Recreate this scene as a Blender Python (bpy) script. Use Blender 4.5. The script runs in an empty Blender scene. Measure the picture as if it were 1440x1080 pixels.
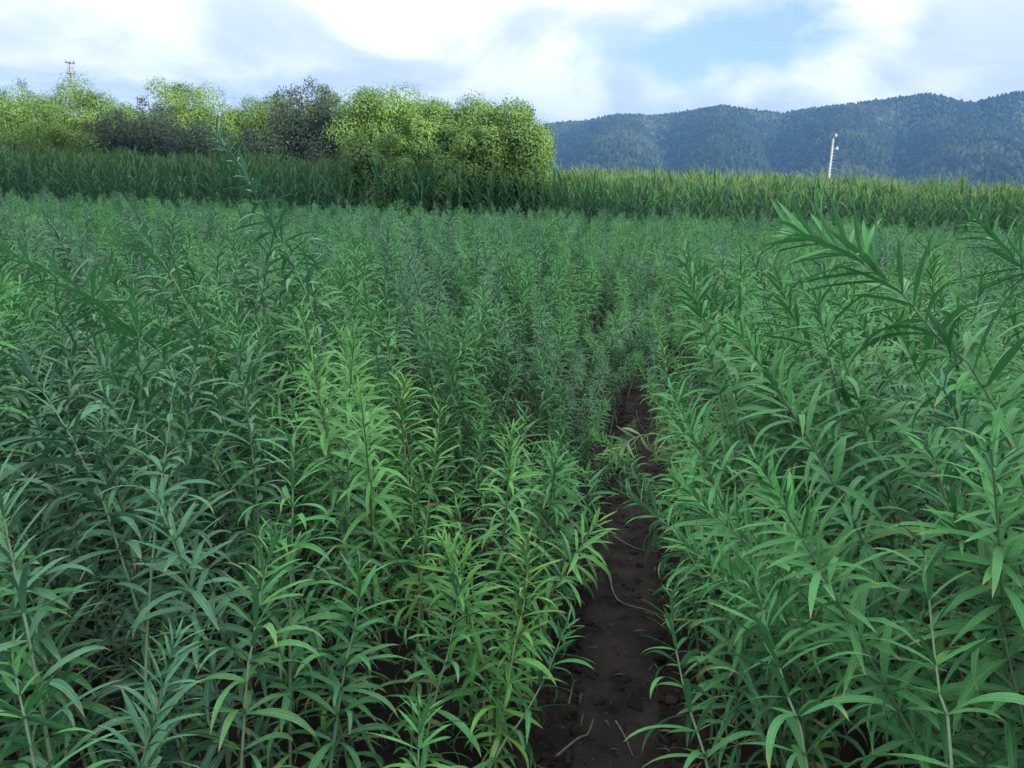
import bpy, math, random
import numpy as np
from mathutils import Vector, Matrix, Euler

random.seed(7)
RNG = np.random.default_rng(11)
S = bpy.context.scene
COL = S.collection
R = math.radians

# ------------------------------------------------------------------ camera
FPX, W0, H0 = 1060.0, 1440.0, 1080.0
PITCH, ROLL = R(14.1), R(2.0)
CAM = np.array([0.0, 0.0, 1.62])
FWD = np.array([0, math.cos(PITCH), -math.sin(PITCH)])
UP0 = np.array([0, math.sin(PITCH), math.cos(PITCH)])
RT0 = np.array([1.0, 0, 0])
RT = math.cos(ROLL) * RT0 + math.sin(ROLL) * UP0
UPV = math.cos(ROLL) * UP0 - math.sin(ROLL) * RT0
cam_d = bpy.data.cameras.new('camera')
cam = bpy.data.objects.new('camera', cam_d)
COL.objects.link(cam)
cam_d.sensor_width = 36.0
cam_d.lens = 36.0 * FPX / W0
cam_d.clip_start = 0.05
cam_d.clip_end = 8000
cam.matrix_world = Matrix(((RT[0], UPV[0], -FWD[0], CAM[0]), (RT[1], UPV[1], -FWD[1], CAM[1]),
                           (RT[2], UPV[2], -FWD[2], CAM[2]), (0, 0, 0, 1)))
S.camera = cam


def at(px, py, d):
    """the point of the place seen at a pixel of the photograph, d metres in front of the camera"""
    return CAM + d * (FWD + RT * (px - W0 / 2) / FPX - UPV * (py - H0 / 2) / FPX)


def project(P):
    d = np.asarray(P, float) - CAM
    z = d @ FWD
    return W0 / 2 + FPX * (d @ RT) / z, H0 / 2 - FPX * (d @ UPV) / z, z


# ------------------------------------------------------------------ render, world, sun
S.render.engine = 'CYCLES'
S.cycles.max_bounces = 6
S.cycles.diffuse_bounces = 2
S.cycles.glossy_bounces = 2
S.cycles.transmission_bounces = 4
S.cycles.transparent_max_bounces = 4
S.cycles.volume_bounces = 0
S.cycles.use_denoising = True
try:
    S.cycles.denoiser = 'OPENIMAGEDENOISE'
    S.cycles.denoising_input_passes = 'RGB_ALBEDO_NORMAL'
except Exception:
    pass
S.cycles.sample_clamp_indirect = 4.0
S.view_settings.view_transform = 'Standard'
S.view_settings.look = 'None'
S.view_settings.gamma = 1.0
S.view_settings.use_curve_mapping = False
S.view_settings.exposure = 1.36

SUN_EL, SUN_A = R(15.0), R(42.0)
SUN_H = np.array([math.sin(SUN_A), -math.cos(SUN_A)])       # towards the sun, on the ground
PERP = np.array([math.cos(SUN_A), math.sin(SUN_A)])
SUN_DIR = Vector((SUN_H[0] * math.cos(SUN_EL), SUN_H[1] * math.cos(SUN_EL), math.sin(SUN_EL)))
sl = bpy.data.lights.new('sun', 'SUN')
sl.energy = 5.0
sl.angle = R(0.53)
sl.color = (1.0, 0.90, 0.68)
sun = bpy.data.objects.new('sun', sl)
COL.objects.link(sun)
sun.rotation_euler = (-SUN_DIR).to_track_quat('-Z', 'Y').to_euler()


class NT:
    """small helper for node trees"""
    def __init__(self, tree):
        self.t = tree
        tree.nodes.clear()

    def n(self, typ, **kw):
        nd = self.t.nodes.new(typ)
        for k, v in kw.items():
            if k == 'inp':
                for kk, vv in v.items():
                    if isinstance(vv, bpy.types.NodeSocket):
                        self.t.links.new(vv, nd.inputs[kk])
                    else:
                        nd.inputs[kk].default_value = vv
            else:
                setattr(nd, k, v)
        return nd

    def math(self, op, a, b=None, c=None, clamp=False):
        nd = self.t.nodes.new('ShaderNodeMath')
        nd.operation = op
        nd.use_clamp = clamp
        for i, v in enumerate((a, b, c)):
            if v is None:
                continue
            if isinstance(v, bpy.types.NodeSocket):
                self.t.links.new(v, nd.inputs[i])
            else:
                nd.inputs[i].default_value = v
        return nd.outputs[0]

    def mix(self, fac, a, b):
        nd = self.t.nodes.new('ShaderNodeMix')
        nd.data_type = 'RGBA'
        for i, v in ((0, fac), (6, a), (7, b)):
            if isinstance(v, bpy.types.NodeSocket):
                self.t.links.new(v, nd.inputs[i])
            elif i == 0:
                nd.inputs[0].default_value = v
            else:
                nd.inputs[i].default_value = (*v, 1) if len(v) == 3 else v
        return nd.outputs[2]

    def ramp(self, fac, lo, hi, smooth=True):
        nd = self.t.nodes.new('ShaderNodeMapRange')
        nd.interpolation_type = 'SMOOTHSTEP' if smooth else 'LINEAR'
        nd.inputs['From Min'].default_value = lo
        nd.inputs['From Max'].default_value = hi
        self.t.links.new(fac, nd.inputs['Value'])
        return nd.outputs['Result']

    def noise(self, vec, scale, detail=3, rough=0.55, dist=0.0):
        nd = self.t.nodes.new('ShaderNodeTexNoise')
        nd.inputs['Scale'].default_value = scale
        nd.inputs['Detail'].default_value = detail
        nd.inputs['Roughness'].default_value = rough
        nd.inputs['Distortion'].default_value = dist
        if vec is not None:
            self.t.links.new(vec, nd.inputs['Vector'])
        return nd.outputs['Fac']

    def link(self, a, b):
        self.t.links.new(a, b)


world = bpy.data.worlds.new('World')
S.world = world
world.use_nodes = True
w = NT(world.node_tree)
sky = w.n('ShaderNodeTexSky', sky_type='NISHITA', sun_disc=False, sun_elevation=SUN_EL,
          sun_rotation=math.atan2(SUN_H[0], SUN_H[1]), altitude=200, air_density=1.0, dust_density=1.5, ozone_density=1.0)
tc = w.n('ShaderNodeTexCoord')
sep = w.n('ShaderNodeSeparateXYZ', inp={0: tc.outputs['Generated']})
zz = w.math('MAXIMUM', sep.outputs[2], 0.0)
den = w.math('ADD', zz, 0.42)
cxv = w.math('DIVIDE', sep.outputs[0], den)
cyv = w.math('DIVIDE', sep.outputs[1], den)
cv = w.n('ShaderNodeCombineXYZ', inp={0: cxv, 1: cyv, 2: 0.0}).outputs[0]
n_big = w.noise(cv, 1.9, 6, 0.5, 0.3)
n_det = w.noise(cv, 6.0, 7, 0.6, 0.4)
ns = w.math('ADD', w.math('MULTIPLY', n_big, 0.72), w.math('MULTIPLY', n_det, 0.28))
# the thin grey-blue gap over the hills: clouds break up round one direction
gap_dir = at(1040, 60, 1.0) - CAM
gap_dir /= np.linalg.norm(gap_dir)
az0, el0 = math.atan2(gap_dir[0], gap_dir[1]), math.asin(gap_dir[2])
az = w.math('ARCTAN2', sep.outputs[0], sep.outputs[1])
da = w.math('DIVIDE', w.math('SUBTRACT', az, az0), 0.33)
de = w.math('DIVIDE', w.math('SUBTRACT', sep.outputs[2], math.sin(el0)), 0.055)
g2 = w.math('ADD', w.math('MULTIPLY', da, da), w.math('MULTIPLY', de, de))
gap = w.math('POWER', 2.718, w.math('MULTIPLY', g2, -1.0))
cover = w.math('SUBTRACT', w.math('ADD', ns, 0.05), w.math('MULTIPLY', gap, 0.21))
fac = w.ramp(cover, 0.30, 0.47)
n_sh = w.noise(cv, 2.6, 7, 0.55, 0.5)
# cloud whites in the same units as the sky before the Background strength of 0.1
cloud = w.mix(w.ramp(n_sh, 0.38, 0.58), (2.85, 3.1, 3.8), (4.65, 4.62, 4.8))
# an overcast dome grows brighter towards the zenith
cloud = w.n('ShaderNodeVectorMath', operation='SCALE', inp={0: cloud, 'Scale': w.math('ADD', 0.70, w.math('MULTIPLY', zz, 2.5))}).outputs[0]
skyb = w.mix(0.55, sky.outputs[0], (1.75, 2.5, 3.8))
colr = w.mix(fac, skyb, cloud)
bg = w.n('ShaderNodeBackground', inp={'Color': colr, 'Strength': 0.1})
w.link(bg.outputs[0], w.n('ShaderNodeOutputWorld').inputs[0])


# ------------------------------------------------------------------ object helpers
def tag(o, label=None, cat=None, group=None, kind=None):
    if label: o['label'] = label
    if cat: o['category'] = cat
    if group: o['group'] = group
    if kind: o['kind'] = kind
    return o


def link(name, data, parent=None, mat=None):
    o = bpy.data.objects.new(name, data)
    COL.objects.link(o)
    if parent is not None: o.parent = parent
    if mat is not None:
        data.materials.clear()
        data.materials.append(mat)
    return o


def empty(name, loc):
    o = bpy.data.objects.new(name, None)
    o.empty_display_size = 0.1
    COL.objects.link(o)
    o.location = loc
    return o


def copy_tree(o, parent=None):
    c = o.copy()
    COL.objects.link(c)
    if parent is not None: c.parent = parent
    for ch in list(o.children):
        copy_tree(ch, c)
    return c


class MB:
    """collects vertices, faces, uvs and a (young, yellow, dry) colour, then links ONE mesh"""
    def __init__(self):
        self.v, self.f, self.uv, self.c, self.nv = [], [], [], [], 0

    def add(self, v, f, uv=None, col=(0, 0, 0)):
        v = np.asarray(v, float)
        f = np.asarray(f, int)
        self.v.append(v)
        self.f.append(f + self.nv)
        self.uv.append(np.zeros((len(v), 2)) if uv is None else uv)
        c = np.zeros((len(v), 4))
        c[:, :3] = col
        c[:, 3] = 1
        self.c.append(c)
        self.nv += len(v)

    def tube(self, pts, rad, sides=6, cap=True, col=(0, 0, 0)):
        pts = np.asarray(pts, float)
        n = len(pts)
        rad = np.broadcast_to(np.asarray(rad, float), (n,))
        tan = np.gradient(pts, axis=0)
        tan /= np.linalg.norm(tan, axis=1)[:, None] + 1e-9
        ref = np.array([1.0, 0.13, 0.07]) if abs(tan[0][0]) < 0.8 else np.array([0.1, 1.0, 0.0])
        vs, uv = [], []
        for i in range(n):
            a = np.cross(tan[i], ref); a /= np.linalg.norm(a)
            b = np.cross(tan[i], a)
            for k in range(sides):
                t = 2 * math.pi * k / sides
                vs.append(pts[i] + rad[i] * (math.cos(t) * a + math.sin(t) * b))
                uv.append((k / sides, i / max(1, n - 1)))
        fs = []
        for i in range(n - 1):
            for k in range(sides):
                k2 = (k + 1) % sides
                fs.append((i * sides + k, i * sides + k2, (i + 1) * sides + k2, (i + 1) * sides + k))
        self.add(vs, fs, np.array(uv), col)
        if cap and sides >= 4:
            if sides in (4,):
                self.add(vs[-4:], [(0, 1, 2, 3)], None, col)
            else:
                m = np.mean(vs[-sides:], axis=0)
                self.add(list(vs[-sides:]) + [m], [(k, (k + 1) % sides, sides, sides) for k in range(sides)], None, col)

    def box(self, c, s, rot=None):
        c = np.array(c, float)
        q = np.array([(x, y, z) for x in (-.5, .5) for y in (-.5, .5) for z in (-.5, .5)]) * np.array(s)
        if rot is not None:
            q = q @ np.array(rot).T
        self.add(q + c, [(0, 1, 3, 2), (4, 6, 7, 5), (0, 4, 5, 1), (2, 3, 7, 6), (0, 2, 6, 4), (1, 5, 7, 3)])

    def mesh(self, name, smooth=True):
        V = np.concatenate(self.v)
        F = np.concatenate(self.f)
        UV = np.concatenate(self.uv)
        C = np.concatenate(self.c)
        me = bpy.data.meshes.new(name)
        tri = F[:, 2] == F[:, 3]
        q, t = F[~tri], F[tri][:, :3]
        loops = np.concatenate([q.ravel(), t.ravel()])
        starts = np.concatenate([np.arange(len(q)) * 4, len(q) * 4 + np.arange(len(t)) * 3])
        me.vertices.add(len(V)); me.vertices.foreach_set('co', V.astype(np.float32).ravel())
        me.loops.add(len(loops)); me.loops.foreach_set('vertex_index', loops.astype(np.int32))
        me.polygons.add(len(starts)); me.polygons.foreach_set('loop_start', starts.astype(np.int32))
        me.update(calc_edges=True)
        ul = me.uv_layers.new(name='UVMap')
        ul.data.foreach_set('uv', UV[loops].astype(np.float32).ravel())
        ca = me.attributes.new('tone', 'FLOAT_COLOR', 'POINT')
        ca.data.foreach_set('color', C.astype(np.float32).ravel())
        if smooth:
            me.polygons.foreach_set('use_smooth', np.ones(len(starts), bool))
        me.update()
        return me

    def build(self, name, mat, parent=None, smooth=True):
        return link(name, self.mesh(name, smooth), parent, mat)


def grid_faces(nu, nv):
    i = np.arange(nu - 1)[:, None] * nv + np.arange(nv - 1)[None, :]
    i = i.ravel()
    return np.stack([i, i + nv, i + nv + 1, i + 1], 1)


def vnoise(x, y, seed=0):
    """smooth value noise on arrays"""
    x = np.asarray(x, float); y = np.asarray(y, float)
    xi, yi = np.floor(x).astype(np.int64), np.floor(y).astype(np.int64)
    fx, fy = x - xi, y - yi
    fx = fx * fx * (3 - 2 * fx); fy = fy * fy * (3 - 2 * fy)

    def h(a, b):
        n = (a * 374761393 + b * 668265263 + seed * 1442695041) & 0x7fffffff
        n = ((n ^ (n >> 13)) * 1274126177) & 0x7fffffff
        return ((n ^ (n >> 16)) & 0xffff) / 65535.0
    return (h(xi, yi) * (1 - fx) + h(xi + 1, yi) * fx) * (1 - fy) + (h(xi, yi + 1) * (1 - fx) + h(xi + 1, yi + 1) * fx) * fy


def fbm(x, y, seed=0, oct=4):
    s, a, r = 0, 0.5, 0
    for o in range(oct):
        r = r + a * (vnoise(x * 2 ** o, y * 2 ** o, seed + o * 17) - 0.5)
        a *= 0.5
    return r


# ------------------------------------------------------------------ materials
def new_mat(name):
    m = bpy.data.materials.new(name)
    m.use_nodes = True
    return m, NT(m.node_tree)


def finish(t, bsdf):
    t.link(bsdf, t.n('ShaderNodeOutputMaterial').inputs[0])


def leaf_material(name, deep, fresh, yellow, dry, under, rough=0.42, trans=0.22, world_amp=0.5, detail=True, spec=0.14):
    m, t = new_mat(name)
    info = t.n('ShaderNodeObjectInfo')
    attr = t.n('ShaderNodeAttribute', attribute_name='tone')
    geo = t.n('ShaderNodeNewGeometry')
    oc = t.n('ShaderNodeSeparateColor', inp={0: info.outputs['Color']})
    ac = t.n('ShaderNodeSeparateColor', inp={0: attr.outputs['Color']})
    young = t.math('ADD', oc.outputs[0], ac.outputs[0], clamp=True)
    yel = t.math('ADD', oc.outputs[1], ac.outputs[1], clamp=True)
    dr = t.math('ADD', oc.outputs[2], ac.outputs[2], clamp=True)
    wn = t.noise(geo.outputs['Position'], 0.55, 3, 0.6)
    wn2 = t.noise(geo.outputs['Position'], 2.3, 2, 0.5)
    wfac = t.math('MULTIPLY', t.ramp(t.math('ADD', t.math('MULTIPLY', wn, 0.6), t.math('MULTIPLY', wn2, 0.4)), 0.36, 0.66), world_amp)
    rnd = info.outputs['Random']
    c = t.mix(t.math('ADD', t.math('MULTIPLY', rnd, 0.35), t.math('MULTIPLY', wfac, 0.75), clamp=True), deep, tuple(0.78 * a + 0.22 * b for a, b in zip(deep, fresh)))
    bl = t.noise(geo.outputs['Position'], 0.9, 2, 0.5)
    c = t.mix(t.math('MULTIPLY', t.ramp(bl, 0.48, 0.66), 0.55), c, tuple(0.9 * a + b for a, b in zip(deep, (0.012, 0.012, 0.038))))
    c = t.mix(young, c, fresh)
    c = t.mix(yel, c, yellow)
    bump_in = None
    if detail:
        c = t.mix(t.math('MULTIPLY', t.ramp(rnd, 0.70, 0.95), 0.40), c, tuple(a * 0.55 + b for a, b in zip(fresh, (0.06, 0.10, 0.06))))  # some leaves coloured paler, standing in for highlights on their blades
        uv = t.n('ShaderNodeUVMap', uv_map='UVMap')
        s = t.n('ShaderNodeSeparateXYZ', inp={0: uv.outputs[0]})
        du = t.math('ABSOLUTE', t.math('SUBTRACT', s.outputs[0], 0.5))
        seedv = t.n('ShaderNodeCombineXYZ', inp={0: t.math('MULTIPLY', s.outputs[0], 0.35), 1: s.outputs[1], 2: t.math('MULTIPLY', rnd, 40)}).outputs[0]
        mott = t.noise(seedv, 7.0, 4, 0.65)
        c = t.mix(t.math('MULTIPLY', t.ramp(mott, 0.42, 0.72), 0.55), c, tuple(min(1, 0.8 * a + 0.015) for a in fresh))
        # slanted side veins and the pale midrib
        vein = t.math('SINE', t.math('MULTIPLY', t.math('SUBTRACT', s.outputs[1], t.math('MULTIPLY', du, 0.35)), 95.0))
        c = t.mix(t.math('MULTIPLY', t.ramp(vein, 0.5, 1.0), 0.2), c, tuple(1.7 * a + .01 for a in fresh))
        mid = t.math('SUBTRACT', 1.0, t.ramp(du, 0.025, 0.11))
        c = t.mix(t.math('MULTIPLY', mid, 0.75), c, tuple(0.5 * a + b for a, b in zip(fresh, (0.09, 0.13, 0.08))))
        # brown or yellowed tips and margins, a few specks
        tipn = t.noise(seedv, 5.0, 3, 0.6)
        edge = t.math('ADD', t.ramp(s.outputs[1], 0.80, 1.02), t.math('MULTIPLY', t.ramp(du, 0.36, 0.5), 0.35))
        tip = t.math('MULTIPLY', edge, t.ramp(t.math('ADD', tipn, t.math('MULTIPLY', rnd, 0.30)), 0.52, 0.70))
        c = t.mix(t.math('ADD', t.math('MULTIPLY', tip, 0.9), dr, clamp=True), c, dry)
        blot = t.math('MULTIPLY', t.ramp(t.noise(seedv, 2.6, 4, 0.7), 0.60, 0.68), t.ramp(rnd, 0.35, 0.75))
        c = t.mix(t.math('MULTIPLY', blot, 0.55), c, (0.20, 0.22, 0.07))
        spot = t.noise(seedv, 26.0, 2, 0.5)
        c = t.mix(t.math('MULTIPLY', t.ramp(spot, 0.66, 0.72), 0.7), c, (0.16, 0.13, 0.06))
        bump_in = t.math('ADD', t.math('MULTIPLY', vein, 0.25), t.math('ADD', mott, t.math('MULTIPLY', mid, -1.2)))
    else:
        c = t.mix(dr, c, dry)
    c = t.mix(t.math('MULTIPLY', geo.outputs['Backfacing'], 0.6), c, under)
    p = t.n('ShaderNodeBsdfPrincipled', inp={'Base Color': c, 'Roughness': rough, 'Specular IOR Level': spec})
    if bump_in is not None:
        b = t.n('ShaderNodeBump', inp={'Strength': 0.5, 'Distance': 0.003, 'Height': bump_in})
        t.link(b.outputs[0], p.inputs['Normal'])
    tr = t.n('ShaderNodeBsdfTranslucent', inp={'Color': t.mix(0.6, c, tuple(1.25 * a for a in fresh))})
    mx = t.n('ShaderNodeMixShader', inp={0: trans, 1: p.outputs[0], 2: tr.outputs[0]})
    finish(t, mx.outputs[0])
    return m


def plain(name, c1, c2, scale=8.0, rough=0.8, bump=0.3, spec=0.3, coord='Object', detail=5):
    m, t = new_mat(name)
    tcn = t.n('ShaderNodeTexCoord')
    n = t.noise(tcn.outputs[coord], scale, detail, 0.6)
    c = t.mix(t.ramp(n, 0.3, 0.7), c1, c2)
    p = t.n('ShaderNodeBsdfPrincipled', inp={'Base Color': c, 'Roughness': rough, 'Specular IOR Level': spec})
    b = t.n('ShaderNodeBump', inp={'Strength': bump, 'Distance': 0.02, 'Height': n})
    t.link(b.outputs[0], p.inputs['Normal'])
    finish(t, p.outputs[0])
    return m


M_LEAF = leaf_material('crop_leaf', (0.005, 0.044, 0.024), (0.084, 0.33, 0.088), (0.30, 0.45, 0.03), (0.32, 0.29, 0.13), (0.040, 0.13, 0.072), spec=0.15, rough=0.38, trans=0.15, world_amp=1.0)
M_LEAFB = leaf_material('blue_crop_leaf', (0.010, 0.045, 0.034), (0.088, 0.28, 0.125), (0.25, 0.36, 0.08), (0.32, 0.29, 0.13), (0.06, 0.14, 0.105), spec=0.2, rough=0.38, trans=0.12, world_amp=0.7)
M_STEM = leaf_material('crop_stem', (0.10, 0.17, 0.09), (0.15, 0.24, 0.10), (0.24, 0.28, 0.06), (0.27, 0.23, 0.13), (0.10, 0.17, 0.09), detail=False, trans=0.0)
M_CORN = leaf_material('corn_leaf', (0.010, 0.054, 0.033), (0.055, 0.19, 0.050), (0.28, 0.34, 0.05), (0.30, 0.26, 0.12), (0.03, 0.09, 0.045), detail=False, trans=0.25, world_amp=0.3)
M_CORNS = leaf_material('corn_stalk', (0.05, 0.10, 0.035), (0.09, 0.16, 0.045), (0.20, 0.24, 0.06), (0.30, 0.25, 0.12), (0.05, 0.10, 0.035), detail=False, trans=0.0)
M_TASS = leaf_material('corn_tassel', (0.07, 0.14, 0.055), (0.11, 0.20, 0.065), (0.20, 0.25, 0.09), (0.34, 0.28, 0.14), (0.26, 0.27, 0.12), detail=False, trans=0.2)
M_TREE = leaf_material('tree_leaf', (0.030, 0.095, 0.022), (0.145, 0.30, 0.040), (0.34, 0.44, 0.05), (0.30, 0.25, 0.10), (0.09, 0.15, 0.06), detail=False, trans=0.2, world_amp=0.5)
M_DARKT = leaf_material('shrub_leaf', (0.018, 0.046, 0.036), (0.040, 0.085, 0.052), (0.12, 0.15, 0.06), (0.10, 0.085, 0.075), (0.035, 0.06, 0.055), detail=False, trans=0.2, world_amp=0.5)
M_BARK = plain('bark', (0.055, 0.042, 0.035), (0.13, 0.105, 0.085), 14, 0.9, 0.6)
M_TWIG = plain('dark_twig', (0.035, 0.032, 0.032), (0.06, 0.055, 0.05), 14, 0.9, 0.4)
M_STRAW = plain('dry_straw', (0.11, 0.09, 0.065), (0.20, 0.17, 0.12), 30, 0.8, 0.3)
M_CONC = plain('pole_concrete', (0.22, 0.24, 0.26), (0.34, 0.36, 0.38), 3, 0.8, 0.2)
M_CERAM = plain('insulator_glaze', (0.36, 0.40, 0.44), (0.44, 0.47, 0.50), 5, 0.25, 0.0, 0.5)
M_STEEL = plain('tower_steel', (0.16, 0.18, 0.22), (0.24, 0.26, 0.30), 2, 0.55, 0.1)
M_PEG = plain('step_steel', (0.15, 0.14, 0.14), (0.25, 0.24, 0.23), 8, 0.5, 0.1)


# ------------------------------------------------------------------ ground
def path_x(y):
    return 0.18 * y + 0.02 * np.sin(y * 1.7) + 0.01


def ground_z(x, y):
    """furrow along the path, clods in the bed; flat beyond the field"""
    x = np.asarray(x, float); y = np.asarray(y, float)
    d = (x - path_x(y)) / 1.016
    near = np.clip(1.4 - np.hypot(x, y) / 14.0, 0, 1)
    ridge = 0.05 * (1 - np.exp(-(d / 0.34) ** 2))
    amp = 0.025 + 0.06 * np.clip((np.abs(d) - 0.10) / 0.25, 0, 1)
    rough = amp * (fbm(x * 5.5, y * 5.5, 3, 4) * 0.7 + 0.6 * np.abs(fbm(x * 17, y * 17, 9, 3)))
    return near * (ridge + rough) + 0.10 * fbm(x * 0.12 + 40, y * 0.12, 21, 2) * np.clip(np.hypot(x, y) / 10, 0, 1)


def stretched(a, b, n, lo, hi, m):
    mid = np.linspace(a, b, n)
    out = np.geomspace(1, 1 + (hi - b), m)[1:] - 1 + b
    inn = -(np.geomspace(1, 1 + (a - lo), m)[1:] - 1) + a
    return np.concatenate([inn[::-1], mid, out])


gx = stretched(-1.2, 2.8, 210, -1650, 1650, 40)
gy = stretched(0.8, 7.5, 260, -400, 1650, 40)
GX, GY = np.meshgrid(gx, gy, indexing='ij')
GZ = ground_z(GX, GY)
m, t = new_mat('soil')
pos = t.n('ShaderNodeNewGeometry').outputs['Position']
n1 = t.noise(pos, 9, 6, 0.65)
n2 = t.noise(pos, 55, 4, 0.6)
n3 = t.noise(pos, 1.3, 3, 0.5)
c = t.mix(t.ramp(n1, 0.32, 0.68), (0.010, 0.0085, 0.008), (0.026, 0.021, 0.018))
c = t.mix(t.math('MULTIPLY', t.ramp(n2, 0.60, 0.70), 0.45), c, (0.11, 0.095, 0.075))
c = t.mix(t.math('MULTIPLY', t.ramp(n3, 0.5, 0.7), 0.3), c, (0.030, 0.040, 0.026))
p = t.n('ShaderNodeBsdfPrincipled', inp={'Base Color': c, 'Roughness': 0.95, 'Specular IOR Level': 0.05})
b = t.n('ShaderNodeBump', inp={'Strength': 0.8, 'Distance': 0.02, 'Height': t.math('ADD', n1, t.math('MULTIPLY', n2, 0.5))})
t.link(b.outputs[0], p.inputs['Normal'])
finish(t, p.outputs[0])
M_SOIL = m
mb = MB()
mb.add(np.stack([GX.ravel(), GY.ravel(), GZ.ravel()], 1), grid_faces(len(gx), len(gy)))
g = mb.build('ground', M_SOIL)
tag(g, 'dark bare soil under the crop', kind='structure')

# the trodden path between the two stands
py_ = np.linspace(0.9, 11.0, 700)
pu = np.linspace(-0.17, 0.17, 30)
PY, PU = np.meshgrid(py_, pu, indexing='ij')
wob = 1 + 0.35 * fbm(PY * 1.5, PU * 0 + 3.3, 5, 3)
PX = path_x(PY) + PU * wob
PZ = ground_z(PX, PY) * 0.75 + 0.012 - 0.06 * np.clip((np.abs(PU) - 0.12) / 0.05, 0, 1) ** 2 + 0.022 * fbm(PX * 12, PY * 9, 31, 4) + 0.010 * np.abs(fbm(PX * 30, PY * 30, 37, 2))
m, t = new_mat('trodden_soil')
pos = t.n('ShaderNodeNewGeometry').outputs['Position']
n1 = t.noise(pos, 6, 6, 0.6); n2 = t.noise(pos, 60, 4, 0.6)
c = t.mix(t.ramp(n1, 0.32, 0.68), (0.011, 0.009, 0.008), (0.032, 0.026, 0.022))
c = t.mix(t.math('MULTIPLY', t.ramp(n2, 0.60, 0.72), 0.35), c, (0.12, 0.105, 0.085))
p = t.n('ShaderNodeBsdfPrincipled', inp={'Base Color': c, 'Roughness': 0.9, 'Specular IOR Level': 0.08})
b = t.n('ShaderNodeBump', inp={'Strength': 0.9, 'Distance': 0.012, 'Height': t.math('ADD', n1, t.math('MULTIPLY', n2, 0.4))})
t.link(b.outputs[0], p.inputs['Normal'])
finish(t, p.outputs[0])
M_PATH = m
mb = MB()
mb.add(np.stack([PX.ravel(), PY.ravel(), PZ.ravel()], 1), grid_faces(len(py_), len(pu)))
tag(mb.build('path', m), 'narrow trodden earth path between the two stands of crop', kind='structure')

# ------------------------------------------------------------------ hills
HORIZON_R = 900.0
DROP = 5
RIDGE = [(-700, 262), (0, 250), (200, 244), (420, 225), (600, 196), (700, 178), (760, 168), (790, 164), (830, 161), (870, 152), (920, 154), (960, 150), (1015, 143),
         (1060, 148), (1100, 151), (1140, 146), (1200, 141), (1260, 135), (1310, 130), (1350, 139), (1372, 140), (1420, 130), (1460, 128),
         (1560, 140), (1700, 132), (1900, 160), (2400, 170)]
raz, rh = [], []
for px, py in RIDGE:
    dv = at(px, py + DROP - 0.35 * max(-10, min(10, 142 - py)), 1.0) - CAM
    raz.append(math.atan2(dv[0], dv[1]))
    rh.append(dv[2] / math.hypot(dv[0], dv[1]))
raz, rh = np.array(raz), np.array(rh)


def hill_z(x, y):
    a = np.arctan2(x, y); r = np.hypot(x, y)
    H = np.interp(a, raz, rh) * HORIZON_R + 1.62
    spur = np.abs(np.sin(a * 23 + 2.2 * fbm(a * 9, r * 0.004, 4, 3) + r * 0.0028))
    k = np.clip((r - 520) / (HORIZON_R - 520), 0, 1)
    prof = k ** 1.15 * (1 - 0.60 * (1 - spur) * np.sin(np.clip(k, 0, 1) * math.pi))
    back = np.clip((r - HORIZON_R) / 500, 0, 1)
    return H * np.where(r < HORIZON_R, prof, 1 - back ** 1.5) + (34 * (0.16 - np.abs(fbm(x * 0.0085 + r * 0.003, y * 0.0045, 8, 4))) + 12 * fbm(x * 0.02, y * 0.02, 18, 3)) * np.clip(k * 2.5, 0, 1) * (1 - k ** 6) - 0.4


ha = np.linspace(-0.95, 0.95, 300)
hr = np.concatenate([np.linspace(505, 900, 90), np.linspace(910, 1420, 24)])
HA, HR = np.meshgrid(ha, hr, indexing='ij')
HX, HY = HR * np.sin(HA), HR * np.cos(HA)
mb = MB()
mb.add(np.stack([HX.ravel(), HY.ravel(), hill_z(HX, HY).ravel()], 1), grid_faces(len(ha), len(hr)))
M_HILL = plain('hill_scrub', (0.018, 0.034, 0.018), (0.04, 0.055, 0.028), 0.02, 0.95, 0.0, 0.1, 'Object', 6)
tag(mb.build('hills', M_HILL), 'long wooded hills beyond the corn', kind='structure')

# unseen rise added behind the viewer, its crest shaped to shade the field
BACK_D = 140.0
TE = math.tan(SUN_EL)
u_k = np.array([-260, -120, -60, -20, 0, 4.5, 9, 11.8, 14.6, 17.4, 24.1, 40, 90, 160, 300])
h_k = np.array([0, 9, 14, 14, 13.9, 13.5, 12.6, 10.2, 7.2, 5.0, 3.5, 3.6, 3, -8, -30])
bu = np.concatenate([np.linspace(-250, -42, 26), np.linspace(-40, 40, 161), np.linspace(44, 250, 26)])
bv = np.linspace(-90, 90, 46)
BU, BV = np.meshgrid(bu, bv, indexing='ij')
top = np.maximum(0, TE * BACK_D + np.interp(BU, u_k, h_k) + 0.9 * fbm(BU * 0.35, BU * 0 + 2, 77, 3))
BZ = (top + 1.0) * np.maximum(0, 1 - np.abs(BV / 90)) ** 1.3 - 1.0
P2 = SUN_H[None, None, :] * (BACK_D + BV)[..., None] + PERP[None, None, :] * BU[..., None]
mb = MB()
mb.add(np.stack([P2[..., 0].ravel(), P2[..., 1].ravel(), BZ.ravel()], 1), grid_faces(len(bu), len(bv)))
M_HILL2 = plain('shade_hill_grass', (0.035, 0.055, 0.026), (0.06, 0.085, 0.035), 0.1, 0.95, 0.0, 0.1)
tag(mb.build('hill', M_HILL2), 'unseen grassy rise added behind the viewer to shade the field', kind='structure')


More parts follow.
